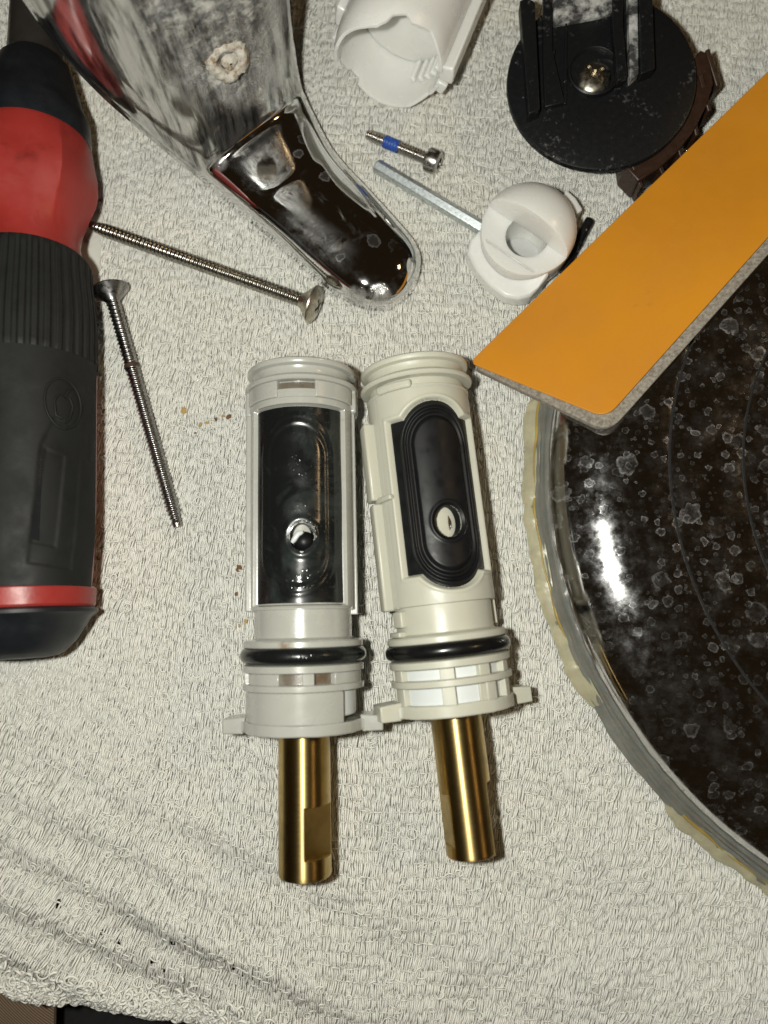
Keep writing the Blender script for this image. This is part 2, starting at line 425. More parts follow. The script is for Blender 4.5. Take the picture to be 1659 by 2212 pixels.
def mk_brown():
    m = Mat('brown_woven_twill', (0.10, 0.065, 0.04), 0.85)
    wv = m.n('ShaderNodeTexWave'); wv.inputs['Scale'].default_value = 900; wv.bands_direction = 'DIAGONAL'; wv.inputs['Distortion'].default_value = 1.0
    m.L(m.tc, wv.inputs['Vector'])
    m.set('Base Color', m.mix(wv.outputs['Fac'], (0.085, 0.055, 0.034), (0.20, 0.14, 0.09))); m.bump(wv.outputs['Fac'], 1e-4); return m.m
M_brown = mk_brown()

# ------------------------------------------------------------------ towel and what is under it
def H(x, y):
    """lie of the towel (arrays in 0.1 mm)"""
    x = np.asarray(x, float); y = np.asarray(y, float)
    z = 5.0 * np.sin(x / 210 + 0.6 * np.sin(y / 260)) * np.cos(y / 240 + 0.7) + 2.5 * np.sin(x / 75 + y / 110 + 1.3)
    a = (x * 0.42 + y * 0.9)                        # diagonal ridges in the lower left
    g = sstep(150, -500, x) * sstep(-350, -800, y)
    z = z + g * 8.5 * np.sin(a / 15) + g * 6.0 * np.sin(a / 37 + 0.5) + 4.5 * np.sin((0.3 * x + y) / 33 + np.sin(x / 170)) * sstep(-380, -620, y)
    z = z + 2.4 * np.sin(x / 23 + 1.5 * np.sin(y / 41)) * np.sin(y / 31 + 1.2 * np.sin(x / 37)) + 3.0 * np.sin((x - 0.6 * y) / 47 + np.sin(y / 60))
    ln = y - (-560 + 0.15 * (x - 150) * 1.0)        # crease right of the brass stems
    z = z - 7.0 * np.exp(-((x - 255 - 0.12 * (y + 500)) / 16) ** 2) * sstep(-760, -640, y) * sstep(-240, -420, y)
    flat = 1 - 0.75 * sstep(-420, -330, y) * sstep(1200, 1100, y)
    z = z * np.where(y > -420, 0.45, 0.45 + 0.55 * sstep(-420, -700, y))
    e = np.maximum(0, edge_y(x) + 250 - y)
    z = z - 0.0009 * e ** 2
    e2 = np.maximum(0, edge_y(x) + 60 - y); z = z - 0.006 * e2 ** 2
    return z - 7.0
def edge_y(x):
    return np.interp(x, [-1000, -785, -760, -700, -520, -380, -290, -150, 1300], [-930, -968, -982, -1000, -1012, -1036, -1064, -1140, -1250]) + 6 * np.sin(x / 37.0)

towel = empty('towel', (0, 0, -7))
tag(towel, 'white looped cotton bar towel spread flat under the parts and tools', 'towel')
nx, ny = 250, 310
gx = np.linspace(-1250, 1250, nx)
gt = np.linspace(0, 1, ny)
GX = np.repeat(gx[:, None], ny, 1); GY = edge_y(GX) + (1420 - edge_y(GX)) * gt[None, :]
GZ = H(GX, GY) - 6.5 + rng.normal(0, 0.5, GX.shape)
v = np.stack([GX, GY, GZ + 7.0], -1).reshape(-1, 3)
ii, jj = np.meshgrid(np.arange(nx - 1), np.arange(ny - 1), indexing='ij')
a = (ii * ny + jj).ravel(); q = np.stack([a, a + ny, a + ny + 1, a + 1], -1)
ground_args = (v, q)

def smooth_noise(x, y, s, seed):
    r = np.random.default_rng(seed); z = 0
    for i in range(6):
        an = r.uniform(0, 6.28); f = r.uniform(0.6, 1.6) / s; p = r.uniform(0, 6.28)
        z = z + np.sin((x * math.cos(an) + y * math.sin(an)) * f + p)
    return z / 2.4
def strands(cx, cy, ang, L, rad, arch, bend, lift, K=5, twist=None):
    """flat-lying yarn floats as four-sided tubes; all arrays of length N"""
    N = len(cx); s = np.linspace(-0.5, 0.5, K)[None, :]
    along = L[:, None] * s; side = bend[:, None] * (4 * s * s - 0.5)
    ca, sa = np.cos(ang)[:, None], np.sin(ang)[:, None]
    px = cx[:, None] + along * sa + side * ca
    py = cy[:, None] + along * ca - side * sa
    pz = H(px, py) + lift[:, None] + arch[:, None] * (1 - (2 * s) ** 2) - 1.2
    taper = rad[:, None] * (1 - 0.35 * (2 * np.abs(s)) ** 3)
    V = np.zeros((N, K, 4, 3))
    for j, (du, dz) in enumerate(((-1, 0), (0, 1), (1, 0), (0, -1))):
        V[:, :, j, 0] = px + taper * du * ca; V[:, :, j, 1] = py - taper * du * sa; V[:, :, j, 2] = pz + taper * dz * 0.9
    base = (np.arange(N) * K * 4)[:, None, None]
    i = np.arange(K - 1)[None, :, None] * 4; j = np.arange(4)[None, None, :]
    F = np.stack([base + i + j, base + i + (j + 1) % 4, base + i + 4 + (j + 1) % 4, base + i + 4 + j], -1)
    return V.reshape(-1, 3), F.reshape(-1, 4)
gaps = np.array([W(u, v_, -25)[:2] for u, v_ in ((130, 1950), (165, 2044), (257, 2032), (278, 1977), (332, 2007), (378, 2034), (400, 2050), (424, 2063),
                 (327, 2082), (355, 2094), (400, 2117), (505, 2090), (527, 2106), (553, 2104), (225, 2010))])
def near_gap(x, y, a, b):
    r_ = np.zeros(np.shape(x), bool)
    for gx_, gy_ in gaps:
        dx_, dy_ = x - gx_, y - gy_; r_ |= ((dx_ - 0.35 * dy_) / a) ** 2 + (dy_ / b) ** 2 < 1
    return r_
gv, gq = ground_args; gc = gv[gq].mean(1)
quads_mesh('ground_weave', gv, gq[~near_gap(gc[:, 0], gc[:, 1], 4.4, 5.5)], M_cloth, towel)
# bundles of parallel floats, in rows
cxs, cys, angs, Ls, rads, archs, bends, lifts = [], [], [], [], [], [], [], []
cellw, cellh = 15.0, 25.0
for ic in range(int(2100 / cellw) + 1):
    bx = -1010 + ic * cellw
    off = rng.choice([0.0, 0.0, cellh * 0.5]) + rng.uniform(-2, 2)
    for ir in range(int(2900 / cellh) + 1):
        by = -1560 + ir * cellh + off
        x = bx + rng.normal(0, 1.4); y = by + rng.normal(0, 2.2)
        if abs(x) > 1010: continue
        n = rng.choice([3, 4, 4, 5])
        gl = rng.uniform(20, 37); ga = rng.normal(0, 0.10); lf = rng.uniform(-1.0, 2.2)
        for k in range(n):
            cxs.append(x + (k - (n - 1) / 2) * 4.1 + rng.normal(0, 0.5)); cys.append(y + rng.normal(0, 1.6))
            angs.append(ga + rng.normal(0, 0.06)); Ls.append(gl * rng.uniform(0.8, 1.15)); rads.append(rng.uniform(1.8, 2.5))
            archs.append(rng.uniform(1.5, 4.2)); bends.append(rng.normal(0, 0.6)); lifts.append(lf + rng.normal(0, 0.6))
cxs, cys, angs, Ls, rads, archs, bends, lifts = map(np.array, (cxs, cys, angs, Ls, rads, archs, bends, lifts))
def field(x, y):
    return 0.13 + 0.12 * smooth_noise(x, y, 230, 3) + 0.30 * sstep(-100, -700, x) * sstep(-300, -900, y) + 0.1 * sstep(-300, -900, y)
# the weave as a whole is skewed in the lower left
sk = sstep(100, -700, cxs) * sstep(-200, -900, cys)
cys = cys - 0.40 * (cxs - 100) * sk - 0.05 * (cxs - 100) + 6 * np.sin(cxs / 90)
keep = (cys > edge_y(cxs) + 2) & (cys < 1290) & (np.abs(cxs) < 760 + np.maximum(0, cys + 1000) * 0.1 + 20)
def under(x, y):      # floats pressed flat where nothing can be seen of them
    return ((x - 1262) ** 2 + (y - 50) ** 2 < 900 ** 2) | ((x < -650) & (y > -150) & (y < 700) )
keep &= ~under(cxs, cys) & ~near_gap(cxs, cys, 4.6, 14)
cxs, cys, angs, Ls, rads, archs, bends, lifts = [q_[keep] for q_ in (cxs, cys, angs, Ls, rads, archs, bends, lifts)]
V1, F1 = strands(cxs, cys, angs + field(cxs, cys), Ls, rads, archs, bends, lifts)
# weft picks that cross between the bundles
n2 = 3500
x2 = rng.uniform(-960, 960, n2); y2 = rng.uniform(-1060, 1270, n2)
k2 = (y2 > edge_y(x2) + 3) & ~under(x2, y2) & ~near_gap(x2, y2, 14, 12); x2, y2 = x2[k2], y2[k2]; n2 = len(x2)
V2, F2 = strands(x2, y2, field(x2, y2) + math.pi / 2 + rng.normal(0, 0.22, n2), rng.uniform(10, 24, n2), rng.uniform(1.2, 1.9, n2),
                 rng.uniform(0.5, 2.5, n2), rng.normal(0, 1.5, n2), rng.uniform(0.4, 4.0, n2))
nu_ = 25000
xu = rng.uniform(-960, 960, nu_); yu = rng.uniform(-1240, 1285, nu_)
ku = (yu > edge_y(xu) + 4) & ~under(xu, yu) & ~near_gap(xu, yu, 7, 14) & (np.abs(xu) < 780 + np.maximum(0, yu + 1000) * 0.1); xu, yu = xu[ku], yu[ku]; nu_ = len(xu)
V6, F6 = strands(xu, yu, field(xu, yu) + rng.normal(0, 0.12, nu_), rng.uniform(24, 38, nu_), rng.uniform(2.2, 3.0, nu_), rng.uniform(0.5, 2.0, nu_), rng.normal(0, 0.5, nu_), rng.uniform(-2.6, -1.2, nu_), K=3)
nr = int(2900 / cellh); rx, ry = [], []
for ir in range(nr):
    for ic in range(150):
        if rng.random() < 0.55: rx.append(-1000 + ic * 13.5 + rng.normal(0, 1.5)); ry.append(-1560 + ir * cellh + cellh * 0.5 + rng.normal(0, 1.2))
rx, ry = np.array(rx), np.array(ry); skr = sstep(100, -700, rx) * sstep(-200, -900, ry)
ry2 = ry - 0.40 * (rx - 100) * skr - 0.05 * (rx - 100) + 6 * np.sin(rx / 90)
kr = (ry2 > edge_y(rx) + 8) & (ry2 < 1280) & ~under(rx, ry2) & (np.abs(rx) < 780 + np.maximum(0, ry2 + 1000) * 0.1); rx, ry2, skr = rx[kr], ry2[kr], skr[kr]; nR = len(rx)
V5, F5 = strands(rx, ry2, math.pi / 2 + 0.05 + 0.38 * skr + rng.normal(0, 0.06, nR), rng.uniform(13, 19, nR), rng.uniform(1.3, 1.9, nR), rng.uniform(0.2, 1.5, nR), rng.normal(0, 1.0, nR), rng.uniform(1.5, 3.6, nR), K=4)
# stray curls and pulled loops
def curls(cx, cy, rad, turn, start, asp, yr, lift, K=11):
    N = len(cx); s = np.linspace(0, 1, K)[None, :]
    th = start[:, None] + turn[:, None] * s
    rr = rad[:, None] * (1 + 0.25 * np.sin(th * 1.3 + start[:, None]))
    lx = np.cos(th) * rr; ly = np.sin(th) * rr * asp[:, None]
    ro = start[:, None] * 1.7; px = cx[:, None] + lx * np.cos(ro) - ly * np.sin(ro); py = cy[:, None] + lx * np.sin(ro) + ly * np.cos(ro)
    pz = H(px, py) + 3.4 + lift[:, None] * np.sin(math.pi * s)
    dx = np.gradient(px, axis=1); dy = np.gradient(py, axis=1); ln = np.hypot(dx, dy) + 1e-6
    nx_, ny_ = -dy / ln, dx / ln
    V = np.zeros((N, K, 4, 3)); t = yr[:, None]
    for j, (du, dz) in enumerate(((-1, 0), (0, -1), (1, 0), (0, 1))):
        V[:, :, j, 0] = px + nx_ * t * du; V[:, :, j, 1] = py + ny_ * t * du; V[:, :, j, 2] = pz + t * dz
    base = (np.arange(N) * K * 4)[:, None, None]; i = np.arange(K - 1)[None, :, None] * 4; j = np.arange(4)[None, None, :]
    F = np.stack([base + i + j, base + i + (j + 1) % 4, base + i + 4 + (j + 1) % 4, base + i + 4 + j], -1)
    return V.reshape(-1, 3), F.reshape(-1, 4)
n3 = 2600
x3 = rng.uniform(-960, 960, n3); y3 = rng.uniform(-1060, 1270, n3)
k3 = (y3 > edge_y(x3) + 3) & ~under(x3, y3) & ~near_gap(x3, y3, 16, 18) & (smooth_noise(x3, y3, 140, 9) + rng.normal(0, 0.7, n3) > -0.3)
x3, y3 = x3[k3], y3[k3]; n3 = len(x3)
V3, F3 = curls(x3, y3, rng.uniform(4.0, 10.5, n3), rng.uniform(2.6, 6.6, n3), rng.uniform(0, 6.28, n3), rng.uniform(0.45, 1.3, n3), rng.uniform(1.2, 1.9, n3), rng.uniform(1, 6, n3))
# fuzzy hem along the near edge
n4 = 3600
x4 = rng.uniform(-860, 860, n4); y4 = edge_y(x4) + np.abs(rng.normal(0, 30, n4)) - 7
V4, F4 = curls(x4, y4, rng.uniform(5, 12, n4), rng.uniform(2.4, 5.0, n4), rng.uniform(0, 6.28, n4), rng.uniform(0.5, 1.3, n4), rng.uniform(1.8, 3.0, n4), rng.uniform(2, 14, n4))
Vs, Fs, o_ = [], [], 0
for V_, F_ in ((V1, F1), (V2, F2), (V5, F5), (V6, F6), (V3, F3), (V4, F4)):
    Vs.append(V_); Fs.append(F_ + o_); o_ += len(V_)
VV = np.concatenate(Vs); VV[:, 2] += 7.0
tl = quads_mesh('terry_yarn', VV, np.concatenate(Fs), M_yarn, towel)
tag(tl, kind='stuff')

tbl = prism_xy('table', [(-1400, -790), (-500, -830), (-100, -900), (1400, -1150), (1400, 1600), (-1400, 1600)], -46, -290, M_table, None, 12); tag(tbl, kind='structure')
v = [(-3000, -3500, -420), (3000, -3500, -420), (3000, 3000, -420), (-3000, 3000, -420)]
fl = mesh('floor', v, [(0, 1, 2, 3)], M_table, None, None); tag(fl, kind='structure')
# brown cloth under the towel corner
bx_, by_ = np.meshgrid(np.linspace(-1150, -738, 24), np.linspace(-1400, -960, 24), indexing='ij')
bz_ = -215 + 10 * np.sin(bx_ / 60) + 6 * np.sin(by_ / 45) - 0.0016 * np.maximum(0, bx_ + 850) ** 2
nb = 24; top = np.stack([bx_, by_, bz_], -1).reshape(-1, 3); bot = top.copy(); bot[:, 2] -= 12
f = grid_faces(nb, nb) + [tuple(reversed(q_)) for q_ in grid_faces(nb, nb, off=nb * nb)]
rim = [i * nb for i in range(nb)] + [(nb - 1) * nb + j for j in range(1, nb)] + [i * nb + nb - 1 for i in range(nb - 2, -1, -1)] + [j for j in range(nb - 2, 0, -1)]
for i in range(len(rim)):
    a, b = rim[i], rim[(i + 1) % len(rim)]; f.append((a, b, b + nb * nb, a + nb * nb))
bf = recalc(mesh('brown_fabric', np.concatenate([top, bot]), f, M_brown)); tag(bf, 'brown woven fabric showing below the left corner of the towel', 'fabric')

# ------------------------------------------------------------------ crumbs of rust
CR = ((396, 887, 7, 1, 'longest yellowish crumb, alone on the towel nearest the dark screw'), (432, 917, 4, 1, 'pale yellow crumb at the left end of the crumb trail beside the wet cartridge'),
      (447, 913, 4, 1, 'second pale crumb from the left in the crumb trail beside the wet cartridge'), (466, 906, 4, 0, 'small brown crumb in the middle of the trail beside the wet cartridge'),
      (482, 898, 3.5, 1, 'small yellow crumb touching the darkest crumb of the trail'), (494, 900, 6, 0, 'darkest, right-hand crumb of the trail beside the top of the wet cartridge'),
      (421, 935, 2.5, 0, 'tiny dark speck below the left end of the crumb trail'), (517, 1225, 5.5, 0, 'large dark rust crumb on the towel left of the black seal'),
      (512, 1231, 4, 0, 'dark rust crumb stuck under the large one left of the black seal'), (510, 1283, 4, 0, 'lone brown crumb level with the foot of the wet cartridge seal'),
      (530, 1342, 4, 1, 'yellow crumb beside the smooth neck of the wet cartridge'), (517, 1352, 3, 1, 'tiny yellow crumb, lowest of all, beside the neck of the wet cartridge'))
for (u, v_, s, kind, lab_) in CR:
    if s < 1: continue
    bm = bmesh.new(); bmesh.ops.create_icosphere(bm, subdivisions=2, radius=1.0)
    sd = rng.uniform(0, 50)
    for vv in bm.verts:
        k = 1 + 0.55 * mnoise.noise(vv.co * 1.5 + Vector((sd, u, 0)))
        vv.co = Vector((vv.co.x * s * 1.2 * k, vv.co.y * s * 0.8 * k, vv.co.z * s * 0.45 * k)) * U
    me = bpy.data.meshes.new('crumb'); bm.to_mesh(me); bm.free()
    o = link(me, 'rust_crumb' if not kind else 'yellow_crumb', M_rusty if kind else M_rust)
    wx, wy, _ = W(u, v_, 0); o.location = Vector((wx, wy, float(H(wx, wy)) + 6)) * U; o.rotation_euler = (0, 0, rng.uniform(0, 3))
    tag(o, lab_, 'crumb', 'crumbs of scale beside the wet cartridge')

# ------------------------------------------------------------------ valve cartridges
def stadium(s, t, tc0, tc1, rad):
    tt = np.clip(t, tc0, tc1); return np.hypot(s, t - tt) - rad
def cartridge(root, new):
    body = M_ivory if new else M_grey; RO = 103.0
    # closed end with its two rings and the bored tail of the body
    rg = (2.0, 4.0)
    lathe('end_ring', [(0, 60), (0, 100), (1.5, 107), (4, 110), (9, 110), (12, 108), (14, 99), (20, 96), (27, 97), (31, 103), (33, 111), (36, 114), (40, 114), (43, 111), (44, 98), (44, 60)], body, root)
    lathe('body', [(44, 60), (44, 96), (60, 97), (100, 90), (101, 70), (455, 70), (456, 93), (470, 94), (524, 94), (527, 98), (529, 112), (532, 115), (540, 115), (542, 112), (543, 102), (570, 102), (571, 112), (573, 116), (585, 116), (587, 113), (588, 60)], body, root)
    # window zone of the shell, with the seat of the seal cut into it
    hw = 100.0 if new else 104.0; t0, t1 = (124, 412) if new else (93, 457)
    def inside(s, t, g):     # signed distance to the seal outline
        dx = np.abs(s) - hw - g; dt = np.maximum(t0 - g - t, t - t1 - g)
        box = np.maximum(dx, dt)
        if new: box = np.minimum(box, stadium(s, t, 178, 356, 86 + g) )
        return box
    P0 = R(72); ph = np.linspace(-P0, P0, 150); tt = np.linspace(60, 470, 206)
    PH, TT = np.meshgrid(ph, tt, indexing='ij'); S = PH * RO
    d = inside(S, TT, 3.0)
    rr = RO - 12.5 * (1 - sstep(-2.5, 1.5, d)) + (1.6 * np.exp(-((d - 4.5) / 2.5) ** 2) if new else 0)
    if not new: rr = rr - 2.5 * sstep(462, 466, TT)
    if new:
        rr = rr - 6 * sstep(80, 76, TT) * 0
    ed = (PH <= -P0 + 1e-6) | (PH >= P0 - 1e-6) | (TT <= 60.01) | (TT >= 469.9)
    rr = np.where(ed, 88, rr)
    v = np.stack([rr * np.sin(PH), -np.interp(TT, TM[0], TM[1]), rr * np.cos(PH)], -1)
    hx, ht, hr = (3, 322, 31) if new else (9, 338, 27)
    bore = (np.hypot(S - hx, TT - ht) < hr - 2).ravel()
    o = recalc(mesh('front_shell', v, [q_ for q_ in grid_faces(150, 206) if not any(bore[list(q_)])], body, root, 50))
    # back and side walls
    arcbox('back_shell', 66, RO, 71, 289, 60, 470, body, root, 2)
    arcbox('shoulder', 90, RO + 1, -105, 105, 60, 66, body, root, 1)
    # seal
    ph = np.linspace(-R(62), R(62), 170); tt = np.linspace(t0 - (32 if new else 2), t1 + (32 if new else 2), 250)
    PH, TT = np.meshgrid(ph, tt, indexing='ij'); S = PH * RO
    d = inside(S, TT, 0.5)
    ds = stadium(S, TT, 178, 356, 86) if new else stadium(S, TT, 190, 362, 88)
    def ridge(c, w_): return np.exp(-((ds - c) / w_) ** 2)
    if new: rr = 93 + 3.5 * ridge(-9, 3.2) + 3.5 * ridge(-21, 3.2) - 2.5 * ridge(-15, 2.6) - 2.0 * ridge(-28, 3.5) + 4.0 * sstep(-30, -38, ds)
    else: rr = 95.5 + 1.0 * ridge(-9, 5.5) + 0.9 * ridge(-21, 5.0) - 0.8 * ridge(-30, 6) + 0.5 * np.sin(S / 19 + 2) * np.sin(TT / 33)
    hx, ht, hr = (3, 322, 31) if new else (9, 338, 27)
    dh = np.hypot(S - hx, TT - ht)
    if new:
        rr = rr + 2.0 * np.exp(-((dh - hr - 5) / 3.5) ** 2) - 3 * sstep(hr + 4, hr - 1, dh)
    else:
        rr = rr + 2.0 * np.exp(-((dh - hr - 6) / 6) ** 2)
    rr = rr - 14 * sstep(-1.0, 1.5, d)
    hs = 0.86 if not new else 1.0
    sq = np.maximum(np.abs(S - hx + (TT - ht)) , np.abs(S - hx - (TT - ht))) * 0.8
    hd = dh if new else np.minimum(dh, sq)
    v = np.stack([rr * np.sin(PH), -np.interp(TT, TM[0], TM[1]), rr * np.cos(PH)], -1)
    inh = (hd < hr - 1).ravel()
    F = [q_ for q_ in grid_faces(170, 250) if not all(inh[list(q_)])]
    # well of the hole
    nH = 48; base = v.reshape(-1, 3).tolist(); o0 = len(base)
    for lev, (ro, rd) in enumerate(((93, hr + 1.5), (74, hr - 2))):
        for j in range(nH):
            a = 2 * math.pi * j / nH; s_ = hx + rd * math.cos(a); t_ = ht + rd * math.sin(a); p_ = s_ / RO
            base.append([ro * math.sin(p_), -tm(t_), ro * math.cos(p_)])
    for j in range(nH): F.append((o0 + j, o0 + nH + j, o0 + nH + (j + 1) % nH, o0 + (j + 1) % nH))
    seal = mesh('rubber_seal', base, F, M_rub if new else M_rub_wet, root, 60)
    if new:
        # sleeve seen through the port, with its slit
        a = mesh('port_slit', [cyl((hx + x_) / RO, ht + y_, r_) for (x_, y_, r_) in
              [(11 + 8 * math.sin(math.pi * i / 10), -14 + 2.9 * i, 72) for i in range(11)] + [(11 - 2 * math.sin(math.pi * i / 10), -14 + 2.9 * i, 72) for i in range(10, -1, -1)]],
              [tuple(range(22))], M_oring, root, None)
        b = tube('port_glint', [cyl((hx + 15) / RO, ht + 4 + i * 1.6, 73) for i in range(5)], [0.5, 1.4, 2, 1.4, 0.5], M_zinc, root)
    else:
        bm = bmesh.new(); bmesh.ops.create_uvsphere(bm, u_segments=32, v_segments=20, radius=20 * U)
        me = bpy.data.meshes.new('valve_ball'); bm.to_mesh(me); bm.free()
        o = link(me, 'valve_ball', M_rub, root); o.location = Vector(cyl((hx + 6) / RO, ht + 8, 78)) * U
        pts = [cyl((hx - 21 + i * 4.6) / RO, ht + 10 - 5.2 * i + 0.25 * i * i * (1 if i > 3 else 0), 90) for i in range(6)]
        tube('torn_lip', pts, [3.5, 5.5, 6, 6, 5.5, 3], M_inner, root)
    # rings, pillars and windows under the o-ring
    bpr = [(555 + 14.5 * math.sin(a), 107.5 + 14.0 * math.cos(a)) for a in np.linspace(-math.pi, math.pi, 21)]
    lathe('o_ring', bpr, M_oring if new else M_rub_wet, root, 128, caps=False, sharp=60)
    lathe('inner_sleeve', [(588, 40), (588, 99), (664, 99), (664, 40)], M_inner if new else M_stained, root)
    lathe('ring', [(608, 90), (608, 112), (610, 116), (621, 116), (623, 112), (623, 90)], body, root)
    if new:
        for (p0, p1) in ((-28, -14), (10, 22), (43, 56), (68, 85), (-88, -72), (95, 180), (-180, -95)):
            arcbox('pillar', 95, 112, p0, p1, 587, 609, body, root, 1.5)
        for (p0, p1) in ((-28, -15), (28, 16), (44, 55), (-90, -72), (76, 90), (95, 180), (-180, -95)):
            arcbox('pillar', 95, 111, min(p0, p1), max(p0, p1), 622, 662, body, root, 1.5)
        arcbox('pillar', 95, 104, 10, 30, 622, 662, body, root, 1.5)
    else:
        for (p0, p1) in ((-58, -17), (5, 16), (36, 80), (95, 180), (-180, -84)):
            arcbox('pillar', 95, 113, p0, p1, 587, 609, body, root, 1.5)
        arcbox('block', 80, 110, -100, 48, 622, 692, body, root, 3)
        arcbox('block', 60, 100, 48, 110, 622, 680, M_inner, root, 3)
    # flange plate with its two ears
    prof = [(-150, -46), (-150, 2), (-140, 16), (-110, 26), (-98, 60), (-70, 88), (-36, 106), (36, 106), (70, 88), (98, 60), (110, 26), (140, 16), (150, 2), (150, -46), (100, -60), (-100, -60)]
    ta, tb = (660, 688) if new else (690, 714); fa, fb = tm(ta), tm(tb)
    n = len(prof); v = [(x_, -fa, z_) for x_, z_ in prof] + [(x_, -fb, z_) for x_, z_ in prof]
    f = [tuple(range(n)), tuple(range(2 * n - 1, n - 1, -1))] + [(i, (i + 1) % n, n + (i + 1) % n, n + i) for i in range(n)]
    bevel(recalc(mesh('flange', v, f, body, root, 30)), 3, 3)
    for sx in (-1, 1):
        bevel(prism_xy('flange_tab', [(sx * 108, -fa + 7), (sx * 151, -fa + 4), (sx * 151, -fb - 2), (sx * 112, -fb - 3)], 24, -40, body, root, 0), 2.5, 2)
    # brass stem
    end = 978 if new else 1004; st = tb - 6
    cuts = [(860, 962, 48, 36)] if not new else [(835, end + 5, 72, 41), (850, 952, -84, 44)]
    ts = [st, st + 40, 760]
    for c in cuts: ts += [c[0] - 0.4, c[0] + 0.4, min(c[1], end - 6) - 0.4, min(c[1], end - 6) + 0.4]
    ts += [end - 5, end - 2, end]; ts = sorted(ts)
    ts = sorted(set(ts + list(np.arange(st + 8, end - 8, 12.0))))
    def brf(t, p, r):
        r = 49.0 if t <= end - 5 else (47.8 if t <= end - 2 else 45.5)
        for (c0, c1, a0, dd) in cuts:
            if c0 < t < c1:
                cc = math.cos(p - R(a0))
                if cc > 0.05: r = min(r, dd / cc)
        return r
    prof = [(st, 49)] + [(t, 49) for t in ts if t > st] + [(end + 0.01, 30), (end - 10, 28), (end - 40, 27)]
    def brf2(t, p, r): return r if r < 49 else brf(t, p, r)
    lathe('brass_stem', prof, M_brass, root, 128, rf=brf2, sharp=25)
    # details of each
    if new:
        arcbox('side_rail', 84, 124, -102, -80, 112, 262, body, root, 4)
        arcbox('side_rail', 84, 121, -104, -82, 268, 560 - 88, body, root, 4)
        arcbox('cross_rib', 84, 113, -88, -58, 258, 268, body, root, 3)
        arcbox('cross_rib', 84, 109, -100, -70, 516, 527, body, root, 3)
        arcbox('clip', 84, 106, -84, -66, 476, 508, body, root, 3)
        arcbox('lug', 84, 112, -62, -22, 50, 66, body, root, 4)
        arcbox('side_rail', 84, 106.5, 84, 96, 90, 520, body, root, 2)
    else:
        arcbox('side_rail', 84, 112, -102, -78, 60, 470, body, root, 3)
        arcbox('side_rail', 84, 107, 84, 100, 60, 480, body, root, 2)
        arcbox('lug', 84, 113, -110, -76, 34, 92, body, root, 4)
        arcbox('lug', 84, 113, 76, 110, 34, 88, body, root, 4)
        arcbox('window_wall', 92, 108, -72, -20, 43, 76, body, root, 2)
        arcbox('window_wall', 92, 108, 20, 72, 43, 76, body, root, 2)
        arcbox('window_floor', 90, 98.5, -20, 20, 46, 74, M_stained, root, 1)
        arcbox('seal_lip', 92, 105, -75, 75, 76, 90, body, root, 2)
def place_axis(p0, p1, z0, z1, roll):
    d = Vector((p1[0] - p0[0], p1[1] - p0[1], z1 - z0)).normalized()
    y = -d; x = y.cross(Vector((0, 0, 1))).normalized(); z = x.cross(y)
    m = Matrix((x, y, z)).transposed()
    m = m @ Matrix.Rotation(roll, 3, 'Y')
    return m.to_euler()
TM = ([-5, 0, 40, 100, 460, 530, 557, 588, 625, 695, 1004, 1100], [-5, 0, 44, 103, 473, 538, 568, 597, 631, 689, 967, 1063])
c1 = empty('valve_cartridge', (-169, 268, 117), place_axis((-169, 268), (-146, -698), 117, 115, 0.0))
tag(c1, 'used wet grey faucet cartridge with filmed black seal and grimy windows, left of the pair', 'cartridge', 'faucet cartridges lying side by side')
cartridge(c1, False)
c2 = empty('valve_cartridge', (61, 277, 117), place_axis((61, 277), (166, -670), 117, 115, R(13)))
tag(c2, 'clean ivory faucet cartridge with crisp oval black seal, tilted, right of the pair', 'cartridge', 'faucet cartridges lying side by side')
cartridge(c2, True)
TM = None

# ------------------------------------------------------------------ screws
def screw(root, L, rad, pitch, head_r, mats, tip=14, turn=0.0, band=None):
    """axis along local -Y from the tip (t = 0) to the head"""
    amp = pitch * 0.36; seg = 20
    n = int((L - tip) / (pitch / 6)); ts = [0, tip * 0.5, tip - 1] + list(np.linspace(tip, L, n))
    def rf(t, ph, r):
        if t < tip: return rad - amp * 1.6 - (1.2 if t < 1 else 0)
        x = ((t / pitch - ph / (2 * math.pi)) % 1.0)
        return (rad - amp * (1.6 * max(0.0, 1 - sstep(tip, tip + 30, t)) * 0.6)) - amp * (1 - abs(2 * x - 1)) * 1.2
    lathe('threaded_shaft', [(t, rad) for t in ts], mats[0], root, seg, rf=rf, sharp=80)
    if head_r:
        h = lathe('screw_head', [(L - 2, rad * 0.9), (L, rad), (L + 3, rad * 1.05), (L + head_r * 0.62, head_r * 0.97), (L + head_r * 0.66, head_r), (L + head_r * 0.72, head_r * 0.985), (L + head_r * 0.86, head_r * 0.78), (L + head_r * 0.94, head_r * 0.5), (L + head_r * 0.98, head_r * 0.2)], mats[1], root, 64)
        for k in range(2):
            a = turn + k * math.pi / 2; w_, l_ = head_r * 0.085, head_r * 0.42
            bm = bmesh.new(); bmesh.ops.create_cube(bm, size=1)
            m = Matrix.Translation((0, -(L + head_r * 0.95) * U, 0)) @ Matrix.Rotation(a, 4, 'Y') @ Matrix.Diagonal((2 * w_ * U, head_r * 0.5 * U, 2 * l_ * U, 1))
            bm.transform(m); me = bpy.data.meshes.new('c'); bm.to_mesh(me); bm.free()
            c = bpy.data.objects.new('c', me); col.objects.link(c); c.parent = root
            bpy.context.view_layer.update(); boolean(h, c)
    if band:
        lathe('rust_band', [(band, rad + 0.3), (band + 9, rad + 0.3)], M_rust_d, root, 20, caps=False)
def put(root, p0, p1, z0, z1, roll=0): root.location = Vector((p0[0], p0[1], z0)) * U; root.rotation_euler = place_axis(p0, p1, z0, z1, roll)
sa = empty('machine_screw'); a0, a1 = W(197, 487, 17), W(672, 656, 42); put(sa, a0, a1, 17, 42)
